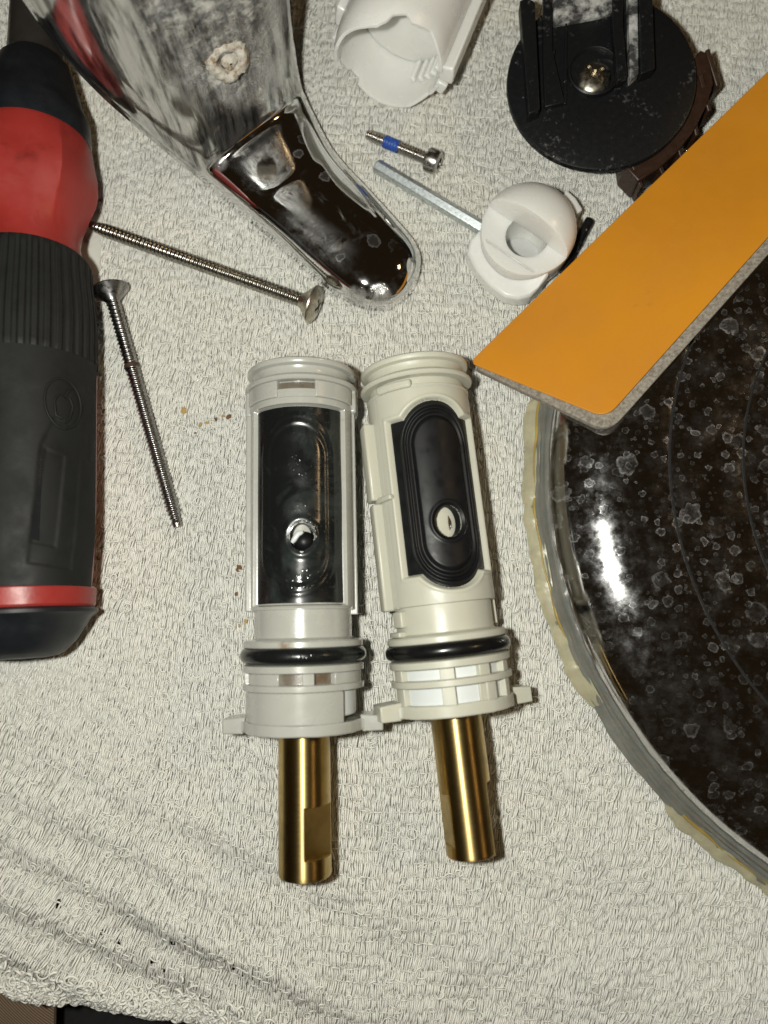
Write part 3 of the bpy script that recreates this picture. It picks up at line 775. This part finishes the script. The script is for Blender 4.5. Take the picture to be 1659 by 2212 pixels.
tag(sa, 'long silver countersunk machine screw lying below the chrome handle, head at its lower right end', 'screw', 'long countersunk machine screws')
Ls_ = math.dist(a0, a1); screw(sa, Ls_ - 24, 16.4, 9.6, 43, (M_screw, M_head), 12, 0.5)
sb = empty('machine_screw'); b0, b1 = W(384, 1138, 16), W(238, 630, 40); put(sb, b0, b1, 16, 40)
tag(sb, 'long dark machine screw with a rusty band, its head tucked against the screwdriver handle', 'screw', 'long countersunk machine screws')
Ls_ = math.dist(b0, b1); screw(sb, Ls_ - 24, 15.6, 9.2, 42, (M_screw2, M_screw2), 14, 0.2, band=Ls_ * 0.665)
# short set screw with its blue patch
ss = empty('socket_screw'); s0, s1 = W(793, 290, 15), W(938, 348, 26); put(ss, s0, s1, 15, 24)
tag(ss, 'short socket head screw with a blue thread patch, lying above the hex key', 'screw')
Lq = math.dist(s0, s1) - 20
screw(ss, Lq, 14.5, 6.8, 0, (M_set, M_set), 3)
def bf_(t, p, r):
    x = ((t / 6.8 - p / (2 * math.pi)) % 1.0); return r - 1.7 * (1 - abs(2 * x - 1))
lathe('blue_patch', [(t, 15.0) for t in np.linspace(46, 83, 36)], M_blue, ss, 20, rf=bf_, caps=False, sharp=80)
lathe('socket_head', [(Lq - 2, 10), (Lq, 20), (Lq + 2, 25), (Lq + 5, 27), (Lq + 24, 27), (Lq + 30, 25), (Lq + 33, 20), (Lq + 33, 13), (Lq + 18, 12.5), (Lq + 18, 1)], M_set, ss, 48)

# hex key (bright), and the black stub beyond the white cap
def hexbar(name, p0, p1, z0, z1, r, mat, parent=None, roll=-22):
    e = empty(name) if parent is None else parent
    put(e, p0, p1, z0, z1, R(roll)); L = math.dist(p0, p1)
    v = [cyl(R(30 + 60 * j), t, r if 1 < t < L - 1 else r * 0.86) for t in (0, 1.6, L - 1.6, L) for j in range(6)]
    f = grid_faces(4, 6, True) + [tuple(range(6)), tuple(18 + j for j in reversed(range(6)))]
    bevel(recalc(mesh('hex_bar', v, f, mat, e, 20)), 1.0, 2); return e
hk = hexbar('hex_key', W(812, 359, 14), W(1075, 515, 14), 16, 16, 16, M_zinc); tag(hk, 'bright zinc plated hexagonal key running under the round white cap', 'hex key')
hb = hexbar('black_hex_key', W(1274, 474, 24), W(1215, 590, 14), 24, 14, 11.5, M_blk); tag(hb, 'black hexagonal key stub between the white cap and orange card', 'hex key')

# ------------------------------------------------------------------ white cap with slot
wc = empty('plastic_plug', W(1144, 492, 100)); wc.location.z = 0
tag(wc, 'round milky white plastic cap with a slotted dome and a hole, on the hex key', 'plastic cap')
nd = Vector((-0.593, -0.805)); dd = Vector((0.805, -0.593))      # towards the open side / along the slot, in world x, y
def lp(s, t, z): return (nd.x * s + dd.x * t, nd.y * s + dd.y * t, z)
sph = zlathe('cap_body', [(88, 4), (96, 12), (101, 30), (102.5, 60)] + [(102.5 * math.cos(a), 92 + 102.5 * math.sin(a) * 0.72) for a in np.linspace(0, 1.52, 26)], M_wht, wc, 96)
def cutbox(s0, s1, t0, t1, z0, z1, slope=0):
    v = [lp(s, t, z + (slope if s == s1 else 0)) for z in (z0, z1) for (s, t) in ((s0, t0), (s1, t0), (s1, t1), (s0, t1))]
    f = [(0, 3, 2, 1), (4, 5, 6, 7)] + [(i, (i + 1) % 4, 4 + (i + 1) % 4, 4 + i) for i in range(4)]
    o = recalc(mesh('c', v, f, None, wc, None)); bpy.context.view_layer.update(); return o
boolean(sph, cutbox(6, 200, -200, 200, 92, 300, -10))
cy_ = zlathe('c', [(46, 6), (46, 97)], None, wc, 64, cx=lp(16, 6, 0)[0], cy=lp(16, 6, 0)[1]); bpy.context.view_layer.update()
boolean(sph, cy_)
bevel(sph, 2.0, 2, 50)
lip = [W(u, v_, 50) for u, v_ in ((1034, 506), (1014, 522), (1010, 545), (1030, 580), (1060, 612), (1092, 636), (1120, 643), (1146, 640), (1162, 626), (1182, 606), (1120, 576), (1075, 548))]
ox, oy = wc.location.x / U, wc.location.y / U
prism_xy('lower_lip', [(p[0] - ox, p[1] - oy) for p in lip], [74, 60, 50, 44, 42, 42, 44, 50, 60, 84, 88, 84], 5, M_wht, wc, 6, 3)
prism_xy('seam_ridge', [lp(72, -62, 0)[:2], lp(75, -62, 0)[:2], lp(75, 64, 0)[:2], lp(72, 64, 0)[:2]], 92, 60, M_wht, wc, 1.2, 2)
prism_xy('side_nub', [(W(u, v_, 60)[0] - ox, W(u, v_, 60)[1] - oy) for u, v_ in ((1220, 410), (1243, 430), (1258, 455), (1240, 470), (1215, 450))], 66, 5, M_wht, wc, 4, 3)

# ------------------------------------------------------------------ white clip at the top edge
cl = empty('white_clip')
tag(cl, 'milky white plastic sleeve with stepped open mouth, at the top edge of the picture', 'plastic sleeve')
p0 = W(868, 228, 30); p0 = (p0[0] - 38, p0[1] + 15); p1 = (p0[0] + 0.36 * 400, p0[1] + 0.933 * 400)
cl.location = Vector((p0[0], p0[1], 130)) * U; cl.rotation_euler = place_axis(p0, p1, 130, 130, 0)
# in this frame phi = 0 is up, +X is the image's left side when the axis runs up the picture
def t_start(pd):
    pd = (pd + 180) % 360 - 180
    tab = [(-180, 0), (-150, 4), (-128, 34), (-127, 26), (-110, 27), (-109, 46), (-88, 40), (-87, 22), (-60, 30), (-44, 40), (-24, 24), (-16, 34), (-4, 20), (-1, 6), (8, -10), (22, -14), (50, -16), (72, -22), (96, -20), (97, 4), (108, 8), (126, 18), (127, 26), (140, 26), (141, 10), (160, 2), (180, 0)]
    for (a, b), (c, d_) in zip(tab, tab[1:]):
        if a <= pd <= c: return b + (d_ - b) * (pd - a) / max(1e-6, c - a)
    return 0
nphi = 180; nt = 14; T1 = 430; v = []
def rout(pd, t): return 126 + (0.0 if t > 30 else -(30 - t) * 0.2) 
for lay in range(2):
    for i in range(nt):
        for j in range(nphi):
            pd = 360 * j / nphi - 180; ts_ = t_start(pd); t = ts_ + (T1 - ts_) * (i / (nt - 1)) ** 1.3
            r = rout(pd, t) - (12 if lay else 0)
            if lay == 0 and i == 0: r -= 2.5
            if lay == 1 and i == 0: r += 2.5
            v.append(cyl(R(pd), t, r))
f = grid_faces(nt, nphi, True) + [tuple(reversed(q_)) for q_ in grid_faces(nt, nphi, True, nt * nphi)]
for j in range(nphi):
    a, b = j, (j + 1) % nphi; f.append((a, b, b + nt * nphi, a + nt * nphi))
    a += (nt - 1) * nphi; b += (nt - 1) * nphi; f.append((a, b, b + nt * nphi, a + nt * nphi))
recalc(mesh('sleeve', v, f, M_wht, cl, 50))
arcbox('side_rib', 115, 148, -98, -80, 26, 430, M_wht, cl, 4)
arcbox('side_rib', 115, 140, -118, -104, 30, 120, M_wht, cl, 3)
arcbox('side_rib', 115, 144, 70, 92, 60, 160, M_wht, cl, 4)
arcbox('side_rib', 115, 140, 92, 106, 30, 60, M_wht, cl, 3)
for k in range(5):
    arcbox('tooth', 100, 116, 200 + 11 * k, 205 + 11 * k, 70, 170, M_wht, cl, 1.5)
lathe('inner_floor', [(120, 20), (120, 100), (126, 112), (430, 113)], M_wht, cl, 96, caps=True)

# ------------------------------------------------------------------ black round adapter
ad = empty('black_adapter', W(1296, 178, 100)); ad.location.z = 0
tag(ad, 'black round plastic faucet adapter with ribs, centre screw and toothed rim', 'faucet part')
ox, oy = ad.location.x / U, ad.location.y / U
ad.rotation_euler = Matrix.Rotation(R(6.5), 3, Vector((1, -1, 0))).to_euler(); ad.location += Vector((6, 2, 14)) * U; ad.scale = (1.035, 1.035, 1)
zt = 100
zlathe('disc', [(120, 12), (150, 16), (152, 60), (186, 78), (196, 84), (199, 88), (199, 96), (197.5, 99.5), (194, 101), (60, 101.5), (48, 101), (46, 97), (44, 90)], M_blk, ad, 160)
def rel(poly, z): return [(W(u, v_, z)[0] - ox, W(u, v_, z)[1] - oy) for u, v_ in poly]
for nm, poly, h, mt in (('rib', ((1131, 9), (1148, 4), (1162, 14), (1176, 223), (1153, 231)), 34, M_blk),
                        ('rib', ((1176, -40), (1194, -40), (1198, 111), (1224, 214), (1184, 222), (1178, 120)), 15, M_blk),
                        ('rib', ((1317, -40), (1339, -40), (1341, 75), (1353, 168), (1333, 177), (1320, 69)), 26, M_blk),
                        ('rib', ((1347, -40), (1366, -40), (1374, 166), (1357, 179)), 20, M_resid),
                        ('rib', ((1371, -40), (1395, -40), (1408, 156), (1380, 165)), 32, M_blk)):
    prism_xy(nm, rel(poly, zt + h), zt + h, zt - 2, mt, ad, 2, 2)
prism_xy('saddle_block', rel(((1196, -60), (1319, -60), (1319, 44), (1290, 50), (1240, 56), (1199, 60)), zt + 16), zt + 16, zt - 2, M_resid, ad, 6, 3)
prism_xy('guide_wall', rel(((1222, 62), (1226, 62), (1228, 218), (1222, 218)), zt + 10), zt + 10, zt - 1, M_blk, ad, 1, 2)
prism_xy('guide_wall', rel(((1204, 110), (1198, 114), (1182, 216), (1186, 221)), zt + 14), zt + 14, zt - 1, M_blk, ad, 1, 2)
bx, by = rel(((1281, 162),), zt)[0]
zlathe('screw_boss', [(56, 100), (55, 108), (52, 110), (50, 108), (47, 96), (46, 92)], M_blk, ad, 72, cx=bx, cy=by, caps=False)
# centre screw
cs = zlathe('centre_screw', [(38, 88), (38, 92), (36.5, 95), (31, 99), (22, 103), (11, 105), (2, 105.5)], M_head, ad, 64, cx=bx + 1, cy=by - 6)
for k in range(3):
    bm = bmesh.new(); bmesh.ops.create_cube(bm, size=1)
    sz = ((7, 46), (7, 46), (15, 15))[k]
    bm.transform(Matrix.Translation(Vector((bx + 1, by - 6, 104)) * U) @ Matrix.Rotation(R(32) + k * math.pi / 2, 4, 'Z') @ Matrix.Diagonal((sz[0] * U, sz[1] * U, (14, 14, 22)[k] * U, 1)))
    me = bpy.data.meshes.new('c'); bm.to_mesh(me); bm.free(); c = bpy.data.objects.new('c', me); col.objects.link(c); c.parent = ad
    bpy.context.view_layer.update(); boolean(cs, c)
# toothed skirt
sk_ = ((1488, 140), (1505, 150), (1516, 205), (1503, 250), (1478, 298), (1446, 336), (1410, 366), (1372, 388), (1345, 360), (1340, 330))
prism_xy('toothed_skirt', rel(sk_, 70), [80] * 10, 8, M_blk_tint, ad, 3, 2, grow=2)
for (u0, v0, u1, v1) in ((1496, 150, 1527, 208), (1484, 196, 1512, 256), (1463, 236, 1489, 302), (1430, 282, 1459, 341), (1388, 322, 1424, 374), (1352, 352, 1381, 399)):
    a = Vector(rel(((u0, v0),), 62)[0]); b = Vector(rel(((u1, v1),), 62)[0]); d_ = (b - a).normalized(); n_ = Vector((-d_.y, d_.x)) * 5.0
    prism_xy('tooth', [tuple(a + n_), tuple(b + n_ * 0.9), tuple(b - n_ * 0.9), tuple(a - n_)], [88, 66, 66, 88], 6, M_blk_tint, ad, 2, 2)

# ------------------------------------------------------------------ orange card on greyboard
def zc(u, v_): return 46 + 0.29 * (u - 1020) + 0.14 * (v_ - 785)
def rounded(pts, rad):
    out = []
    n = len(pts)
    for i, p in enumerate(pts):
        p = Vector(p); a = Vector(pts[i - 1]) - p; b = Vector(pts[(i + 1) % n]) - p
        r = rad[i]
        if r == 0: out.append(tuple(p)); continue
        a.normalize(); b.normalize()
        for k in range(8):
            s = k / 7; out.append(tuple(p + a * r * (1 - s) ** 2 + b * r * s ** 2))
    return out
cd = empty('orange_card', (520, 350, 100))
tag(cd, 'orange coated card on thick grey board, leaning on the chrome plate', 'card')
def slab(name, poly, rad, up, th, mat, bw):
    pl = rounded(poly, rad); v = []; n = len(pl)
    for (u, v_) in pl:
        z = zc(u, v_) + up; x_, y_, _ = W(u, v_, z); v.append((x_ - 520, y_ - 350, z - 100))
    v += [(x_, y_, z_ - th) for x_, y_, z_ in v]
    f = [tuple(range(n)), tuple(range(2 * n - 1, n - 1, -1))] + [(i, (i + 1) % n, n + (i + 1) % n, n + i) for i in range(n)]
    o = recalc(mesh(name, v, f, mat, cd, 30)); return bevel(o, bw, 2) if bw else o
slab('coated_face', ((1014, 783), (1310, 903), (1960, 176), (1960, -140)), (18, 34, 0, 0), 0, 5, M_card, 1.5)
slab('greyboard', ((1026, 795), (1316, 934), (1990, 180), (1960, -130)), (12, 40, 0, 0), -9.0, 19, M_board, 3)

# ------------------------------------------------------------------ chrome escutcheon
ep = empty('chrome_plate', (1262, 50, 0)); ep.scale = (0.985, 0.985, 1)
tag(ep, 'large round chrome wall plate with dried water spots and silicone round its rim', 'escutcheon')
pr = [(940, 5), (936, 16), (930, 34), (918, 56), (903, 72), (892, 80), (883, 86), (872, 92.5), (860, 98.5), (846, 104.8), (830, 110.5), (810, 115.5), (785, 119), (750, 121.5), (708, 122.6), (703, 122.2), (699.5, 121.9), (699, 120.9), (698, 120.9), (697.5, 121.9), (694, 122.6), (688, 123), (640, 124.4), (600, 125.5), (560, 126.0), (552, 125.9), (551.5, 124.8), (550.5, 124.8), (550, 126.2), (530, 127.3), (500, 129), (420, 130), (300, 130.6), (60, 131)]
zlathe('plate', pr, M_plate, ep, 360, sharp=50)
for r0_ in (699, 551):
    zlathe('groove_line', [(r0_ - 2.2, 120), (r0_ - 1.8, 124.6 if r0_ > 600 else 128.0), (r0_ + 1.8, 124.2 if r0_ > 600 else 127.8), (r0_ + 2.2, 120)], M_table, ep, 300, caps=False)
def an(r, z, a):     # irregular silicone beads: noise along the rim
    k = mnoise.noise(Vector((math.cos(a) * 9, math.sin(a) * 9, z * 0.05))); k2 = mnoise.noise(Vector((math.cos(a) * 34, math.sin(a) * 34, 3 + z * 0.1)))
    return k, k2
def rf1(r, z, a):
    k, k2 = an(r, z, a); w_ = 1 if r > 945 else 0.3
    return r + (6 * k + 3 * k2) * w_, z + 2.5 * k2
zlathe('clear_silicone', [(936, 2), (958, 1), (962, 6), (960, 14), (954, 17), (951, 24), (946, 24), (943, 32), (938, 31), (934, 40), (930, 38), (925, 40), (925, 20)], M_clear, ep, 420, caps=False, rf=rf1)
def bead(a0, a1, wd, hz):
    v = []; na = 260; ring = 11
    for i in range(na):
        s = i / (na - 1); a = R(a0 + (a1 - a0) * s); e = min(1, min(s, 1 - s) * 14) ** 0.5
        k, k2 = an(960, 0, a); k3 = mnoise.noise(Vector((math.cos(a) * 70, math.sin(a) * 70, 9)))
        r0, r1 = 940, 962 + (wd * (0.75 + 0.5 * k + 0.28 * k2 + 0.12 * k3)) * e
        for j in range(ring):
            f_ = j / (ring - 1); rr = r0 + (r1 - r0) * f_
            v.append((rr * math.cos(a), rr * math.sin(a), 4 + (hz * (1 - 0.65 * f_) * (0.9 + 0.3 * k2 * f_)) * (1 - f_ ** 6) ** 0.5 * (1 if j else 0.2)))
    return recalc(mesh('yellow_silicone', v, grid_faces(na, ring), M_caulk, ep, 60))
bead(166, 209, 21, 24); bead(223, 252, 19, 22)
for a0, a1 in ((167, 204), (225, 250)):
    tube('amber_line', [((954 + 1.6 * math.sin(a * 0.9)) * math.cos(R(a)), (954 + 1.6 * math.sin(a * 0.9)) * math.sin(R(a)), 19 + 2 * math.sin(a * 0.37)) for a in np.linspace(a0, a1, 60)], [3.2 + 1.4 * math.sin(i * 0.3) for i in range(60)], M_amber, ep)

# ------------------------------------------------------------------ chrome lever handle
def interp(pl, s):
    """pl: list of rows; s in 0..len-1"""
    i = min(int(s), len(pl) - 2); f_ = s - i
    p_1 = pl[max(i - 1, 0)]; a = pl[i]; b = pl[i + 1]; c = pl[min(i + 2, len(pl) - 1)]
    out = []
    for q0, q1, q2, q3 in zip(p_1, a, b, c):
        out.append(0.5 * ((2 * q1) + (-q0 + q2) * f_ + (2 * q0 - 5 * q1 + 4 * q2 - q3) * f_ * f_ + (-q0 + 3 * q1 - 3 * q2 + q3) * f_ ** 3))
    return out
# rows: left u, v; right u, v; edge height, crown height, crown squareness
rows = [(846, 661, 838, 664, 22, 30, 2.0), (800, 662, 888, 626, 24, 74, 2.4), (752, 646, 909, 572, 26, 98, 2.8), (712, 620, 898, 526, 27, 110, 3.0),
        (655, 572, 856, 474, 28, 118, 3.2), (597, 520, 796, 408, 30, 124, 3.2), (520, 456, 722, 326, 32, 129, 3.2), (458, 403, 676, 242, 36, 129, 3.0),
        (432, 381, 660, 208, 44, 132, 3.0), (412, 365, 652, 188, 56, 152, 3.4), (378, 338, 645, 156, 84, 190, 3.8), (334, 301, 638, 112, 125, 240, 4.0),
        (270, 246, 632, 60, 190, 306, 4.2), (200, 182, 627, 0, 265, 384, 4.2), (120, 95, 618, -70, 350, 476, 4.2), (30, -30, 610, -150, 440, 585, 4.2), (-60, -160, 600, -230, 520, 650, 4.2)]
NS, NU = 230, 150; V = []; crust = []; hubw = []
for i in range(NS):
    s = (len(rows) - 1) * i / (NS - 1); lu, lv, ru, rv, ze, zc_, pw = interp(rows, s)
    for j in range(NU):
        u = -math.cos(math.pi * j / (NU - 1)); u = u * 0.6 + (2 * j / (NU - 1) - 1) * 0.4
        P_ = (lu + (ru - lu) * (u + 1) / 2, lv + (rv - lv) * (u + 1) / 2)
        # flat folded edge, then the rise to the crown
        e = 1 - abs(u)
        arch = max(0.0, 1 - abs(u) ** pw) ** (1 / 2.0)
        z = ze + (zc_ - ze) * arch
        if e < 0.035: z = ze + (zc_ - ze) * 0.0 + e / 0.035 * ((zc_ - ze) * max(0.0, 1 - (1 - 0.035) ** pw) ** 0.5)
        # shallow three-cornered panel on the lever
        px_, py_ = P_
        def sd(ax, ay, bx2, by2): return ((bx2 - ax) * (py_ - ay) - (by2 - ay) * (px_ - ax)) / math.hypot(bx2 - ax, by2 - ay)
        tri = [(552, 432), (690, 342), (768, 520), (712, 545)]
        dmin = min(sd(*tri[k], *tri[(k + 1) % 4]) for k in range(4))
        z -= 3.2 * float(sstep(-10, 16, dmin))
        x_, y_, _ = W(px_, py_, z)
        V.append((x_, y_, z))
        # where lime sits: round the hole and up the hub
        dh = math.hypot(px_ - 490, py_ - 120); c_ = float(sstep(150, 30, dh)) * 0.9
        c_ = max(c_, float(sstep(190, 90, abs(px_ - 450))) * float(sstep(130, 20, py_)) * 0.95)
        c_ = max(c_, 0.30 * float(sstep(22, 10, math.hypot(px_ - 474, py_ - 352))))
        c_ = max(c_, 0.45 * float(sstep(28, 12, math.hypot(px_ - 770, py_ - 640))), 0.45 * float(sstep(30, 14, math.hypot(px_ - 820, py_ - 636))))
        c_ = max(c_, 0.14 * float(sstep(60, 15, abs((px_ - 690) * 0.75 - (py_ - 515)))) * float(sstep(110, 40, math.hypot(px_ - 690, py_ - 505))))
        crust.append(c_); hubw.append(float(sstep(8.0, 8.9, s + 0.35 * mnoise.noise(Vector((px_ / 9, py_ / 9, 0))))))
Va = np.array(V); lh = empty('faucet_lever', (-250, 750, 0))
tag(lh, 'chrome faucet lever handle with a lime crusted screw hole, lying across the top left', 'faucet handle')
skirt = Va.reshape(NS, NU, 3)
vv = [tuple(p) for p in Va]
bot = []
for i in range(NS):
    for j in (0, NU - 1):
        p = skirt[i, j]; bot.append((p[0] * 1.0, p[1], max(4.0, p[2] - 20)))
F = grid_faces(NS, NU); n0 = len(vv)
vv += bot
for i in range(NS - 1):
    F.append((i * NU, n0 + 2 * i, n0 + 2 * i + 2, (i + 1) * NU)); F.append((i * NU + NU - 1, (i + 1) * NU + NU - 1, n0 + 2 * i + 3, n0 + 2 * i + 1))
vv = [(p[0] + 250, p[1] - 750, p[2]) for p in vv]
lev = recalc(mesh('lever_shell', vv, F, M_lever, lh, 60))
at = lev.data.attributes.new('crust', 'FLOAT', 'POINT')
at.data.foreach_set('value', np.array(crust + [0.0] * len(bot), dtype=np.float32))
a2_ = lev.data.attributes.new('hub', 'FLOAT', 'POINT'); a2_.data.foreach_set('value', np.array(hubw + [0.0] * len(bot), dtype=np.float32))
# crusted screw hole: find the shell point seen at the hole
best = min(range(len(Va)), key=lambda k: math.hypot(*(np.array(Winv(*Va[k])) - (489, 130))))
hp = Vector(Va[best]); i_, j_ = divmod(best, NU)
n_ = (Vector(skirt[i_ + 2, j_]) - Vector(skirt[i_ - 2, j_])).cross(Vector(skirt[i_, j_ + 2]) - Vector(skirt[i_, j_ - 2])).normalized()
if n_.z < 0: n_ = -n_
view = (Vector((0, CY, CZ)) - hp).normalized(); n0_ = n_.copy(); n_ = (n_ * 0.75 + view * 0.5).normalized()
he = empty('screw_hole'); he.parent = lh; he.location = (hp + n0_ * 8 + view * 8 - Vector((-250, 750, 0))) * U
he.rotation_euler = n_.to_track_quat('Z', 'Y').to_euler()
def crf(r, z, a):
    k = mnoise.noise(Vector((math.cos(a) * 1.3, math.sin(a) * 1.3, 7))); k2 = mnoise.noise(Vector((math.cos(a) * r / 7, math.sin(a) * r / 7, z * 0.2 + 4)))
    return r * (1 + 0.22 * k + 0.09 * k2) + 3 * math.sin(a), z + 5 * k2
zlathe('mineral_crust', [(46, -22), (40, -8), (34, 1), (28, 4), (23, 2), (19, -4), (17, -14)], M_crust, he, 90, caps=False, rf=crf, sharp=180)
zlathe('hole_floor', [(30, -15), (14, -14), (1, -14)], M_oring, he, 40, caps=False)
zlathe('crust_fill', [(16, -16), (14, -6), (8, -2), (1, -1)], M_crust, he, 40, caps=False, rf=crf, sharp=180, cx=3, cy=-4)

# ------------------------------------------------------------------ screwdriver handle
AX, AZ, RG = -707, 137, 137
sd_ = empty('screwdriver', (AX, 0, AZ), (0, 0, R(3.2)))
tag(sd_, 'thick red and black screwdriver handle with ribbed grip along the left edge', 'screwdriver')
def hit(u, v_, r=RG):
    """(angle, y) on the handle of the point seen at (u, v)"""
    lo = None
    for z in np.linspace(r * 2, r, 400):
        x_, y_, _ = W(u, v_, AZ - r + z); c_, s_1 = math.cos(-R(3.2)), math.sin(-R(3.2))
        lx, ly = (x_ - AX) * c_ - y_ * s_1, (x_ - AX) * s_1 + y_ * c_
        q_ = abs(math.hypot(lx, z - r) - r)
        if lo is None or q_ < lo[0]: lo = (q_, math.atan2(lx, z - r), ly)
    return lo[1], lo[2]
def L(name, prof, mat, rf=None, seg=180, caps=True, sharp=32):
    return lathe(name, [(-y, r) for (y, r) in prof], mat, sd_, seg, rf=rf, caps=caps, sharp=sharp)
L('bit_holder', [(1400, 20), (1399, 50), (1150, 52), (1000, 56), (940, 60), (925, 66)], M_shaft, sharp=40)
L('collar', [(972, 40), (970, 62), (955, 74), (920, 84), (870, 98), (840, 108), (830, 113), (790, 116), (775, 115), (772, 80)], M_cap)
def red_rf(t, p, r):
    y = -t
    hexr = 1 / max(0.87, math.cos(((p + R(10)) % R(60)) - R(30)))
    k = sstep(770, 720, y) * sstep(560, 620, y)
    return r * (1 + (hexr - 1.12) * 0.7 * k)
L('red_grip', [(y, r) for y, r in ((780, 80), (779, 112), (765, 118), (735, 121), (705, 126), (672, 127), (645, 122), (610, 110), (575, 99), (547, 95), (525, 99), (490, 107), (460, 114), (400, 114), (398, 70))], M_red, rf=red_rf)
nph, ny_ = 760, 26; v = []
for i in range(ny_):
    for j in range(nph):
        p = 2 * math.pi * j / nph
        s = i / (ny_ - 1); y0 = 506 - 5 * (1 - math.cos(p)); y1 = 272 - 8 * (1 - math.cos(p)) * 0.5
        y = y0 + (y1 - y0) * s; r = 120 + 12 * float(sstep(0, 0.7, s)) - (5 if i in (0, ny_ - 1) else 0)
        if 0 < i < ny_ - 1:
            x = (p / R(10.0)) % 1.0; r -= 4.2 * (1 - float(sstep(0.10, 0.34, abs(x - 0.5))))
        v.append(cyl(p, -y, r))
recalc(mesh('ribbed_grip', v, grid_faces(ny_, nph, True), M_grip, sd_, 50))
L('red_core', [(300, 80), (298, 112), (272, 114), (262, 130), (0, 130), (-100, 127), (-150, 125), (-186, 121), (-198, 117), (-200, 60)], M_red, seg=120)
pmax = R(92); nph, ny_ = 150, 220
PH = np.linspace(-pmax, pmax, nph)[:, None] * np.ones((1, ny_)); YY = np.ones((nph, 1)) * np.linspace(275, -178, ny_)[None, :]
rb = 137.5 - 7 * sstep(-60, -178, YY)
s_ = PH * RG
def boxd(s, y, s0, s1, y0, y1): return np.maximum(np.maximum(s0 - s, s - s1), np.maximum(y0 - y, y - y1))
def hbox(pts):   # signed distance to a quad given as seen corners, clockwise in the picture
    q_ = [(a * RG, b) for a, b in (hit(*p) for p in pts)]; dd_ = None
    for k in range(len(q_)):
        (ax, ay), (bx2, by2) = q_[k], q_[(k + 1) % len(q_)]
        e_ = -((bx2 - ax) * (YY - ay) - (by2 - ay) * (s_ - ax)) / -math.hypot(bx2 - ax, by2 - ay)
        dd_ = e_ if dd_ is None else np.maximum(dd_, e_)
    return dd_
dA = hbox([(118, 900), (178, 930), (158, 1232), (60, 1215), (88, 960)]); rb = rb - 2.2 * (1 - sstep(-4, 4, dA))
dB = hbox([(98, 968), (142, 985), (122, 1182), (66, 1172)]); rb = rb - 2.2 * (1 - sstep(-3, 3, dB))
dC = hbox([(182, 840), (196, 850), (192, 1000), (176, 985)]); rb = rb - 1.8 * (1 - sstep(-4, 4, dC))
rb = np.where((PH <= -pmax + 1e-6) | (PH >= pmax - 1e-6), 128, rb); rb[:, 0] = 130; rb[:, -1] = 128
v = np.stack([rb * np.sin(PH), YY, rb * np.cos(PH)], -1)
recalc(mesh('rear_grip', v, grid_faces(nph, ny_), M_grip, sd_, 60))
def on(u, v_, r=139.6):
    a_, b_ = hit(u, v_); return (r * math.sin(a_), b_, r * math.cos(a_))
wq = [on(u, v_, 136.0) for u, v_ in ((70, 985), (92, 990), (84, 1168), (58, 1160))]
mesh('bit_window', wq, [(0, 1, 2, 3)], M_clearwin, sd_, None)
tube('emblem_ring', [on(134 + 38 * math.cos(a) + 7 * math.sin(a), 872 + 54 * math.sin(a)) for a in np.linspace(0, 2 * math.pi, 40, endpoint=False)], 2.3, M_grip, sd_, closed=True)
tube('emblem_mark', [on(u, v_) for u, v_ in ((134, 905), (120, 898), (116, 868), (122, 855), (132, 852), (138, 858), (148, 842), (156, 838))], 2.4, M_grip, sd_)
tube('emblem_mark', [on(u, v_) for u, v_ in ((140, 860), (150, 862), (156, 880), (150, 902), (140, 914))], 2.2, M_grip, sd_)
L('red_band', [(-172, 80), (-173, 128), (-178, 132), (-208, 130), (-213, 126), (-214, 80)], M_red)
L('end_cap', [(-206, 80), (-207, 122), (-212, 127), (-217, 135), (-223, 134), (-230, 124), (-250, 112), (-275, 96), (-292, 80), (-302, 64), (-305, 40), (-305, 14)], M_cap)
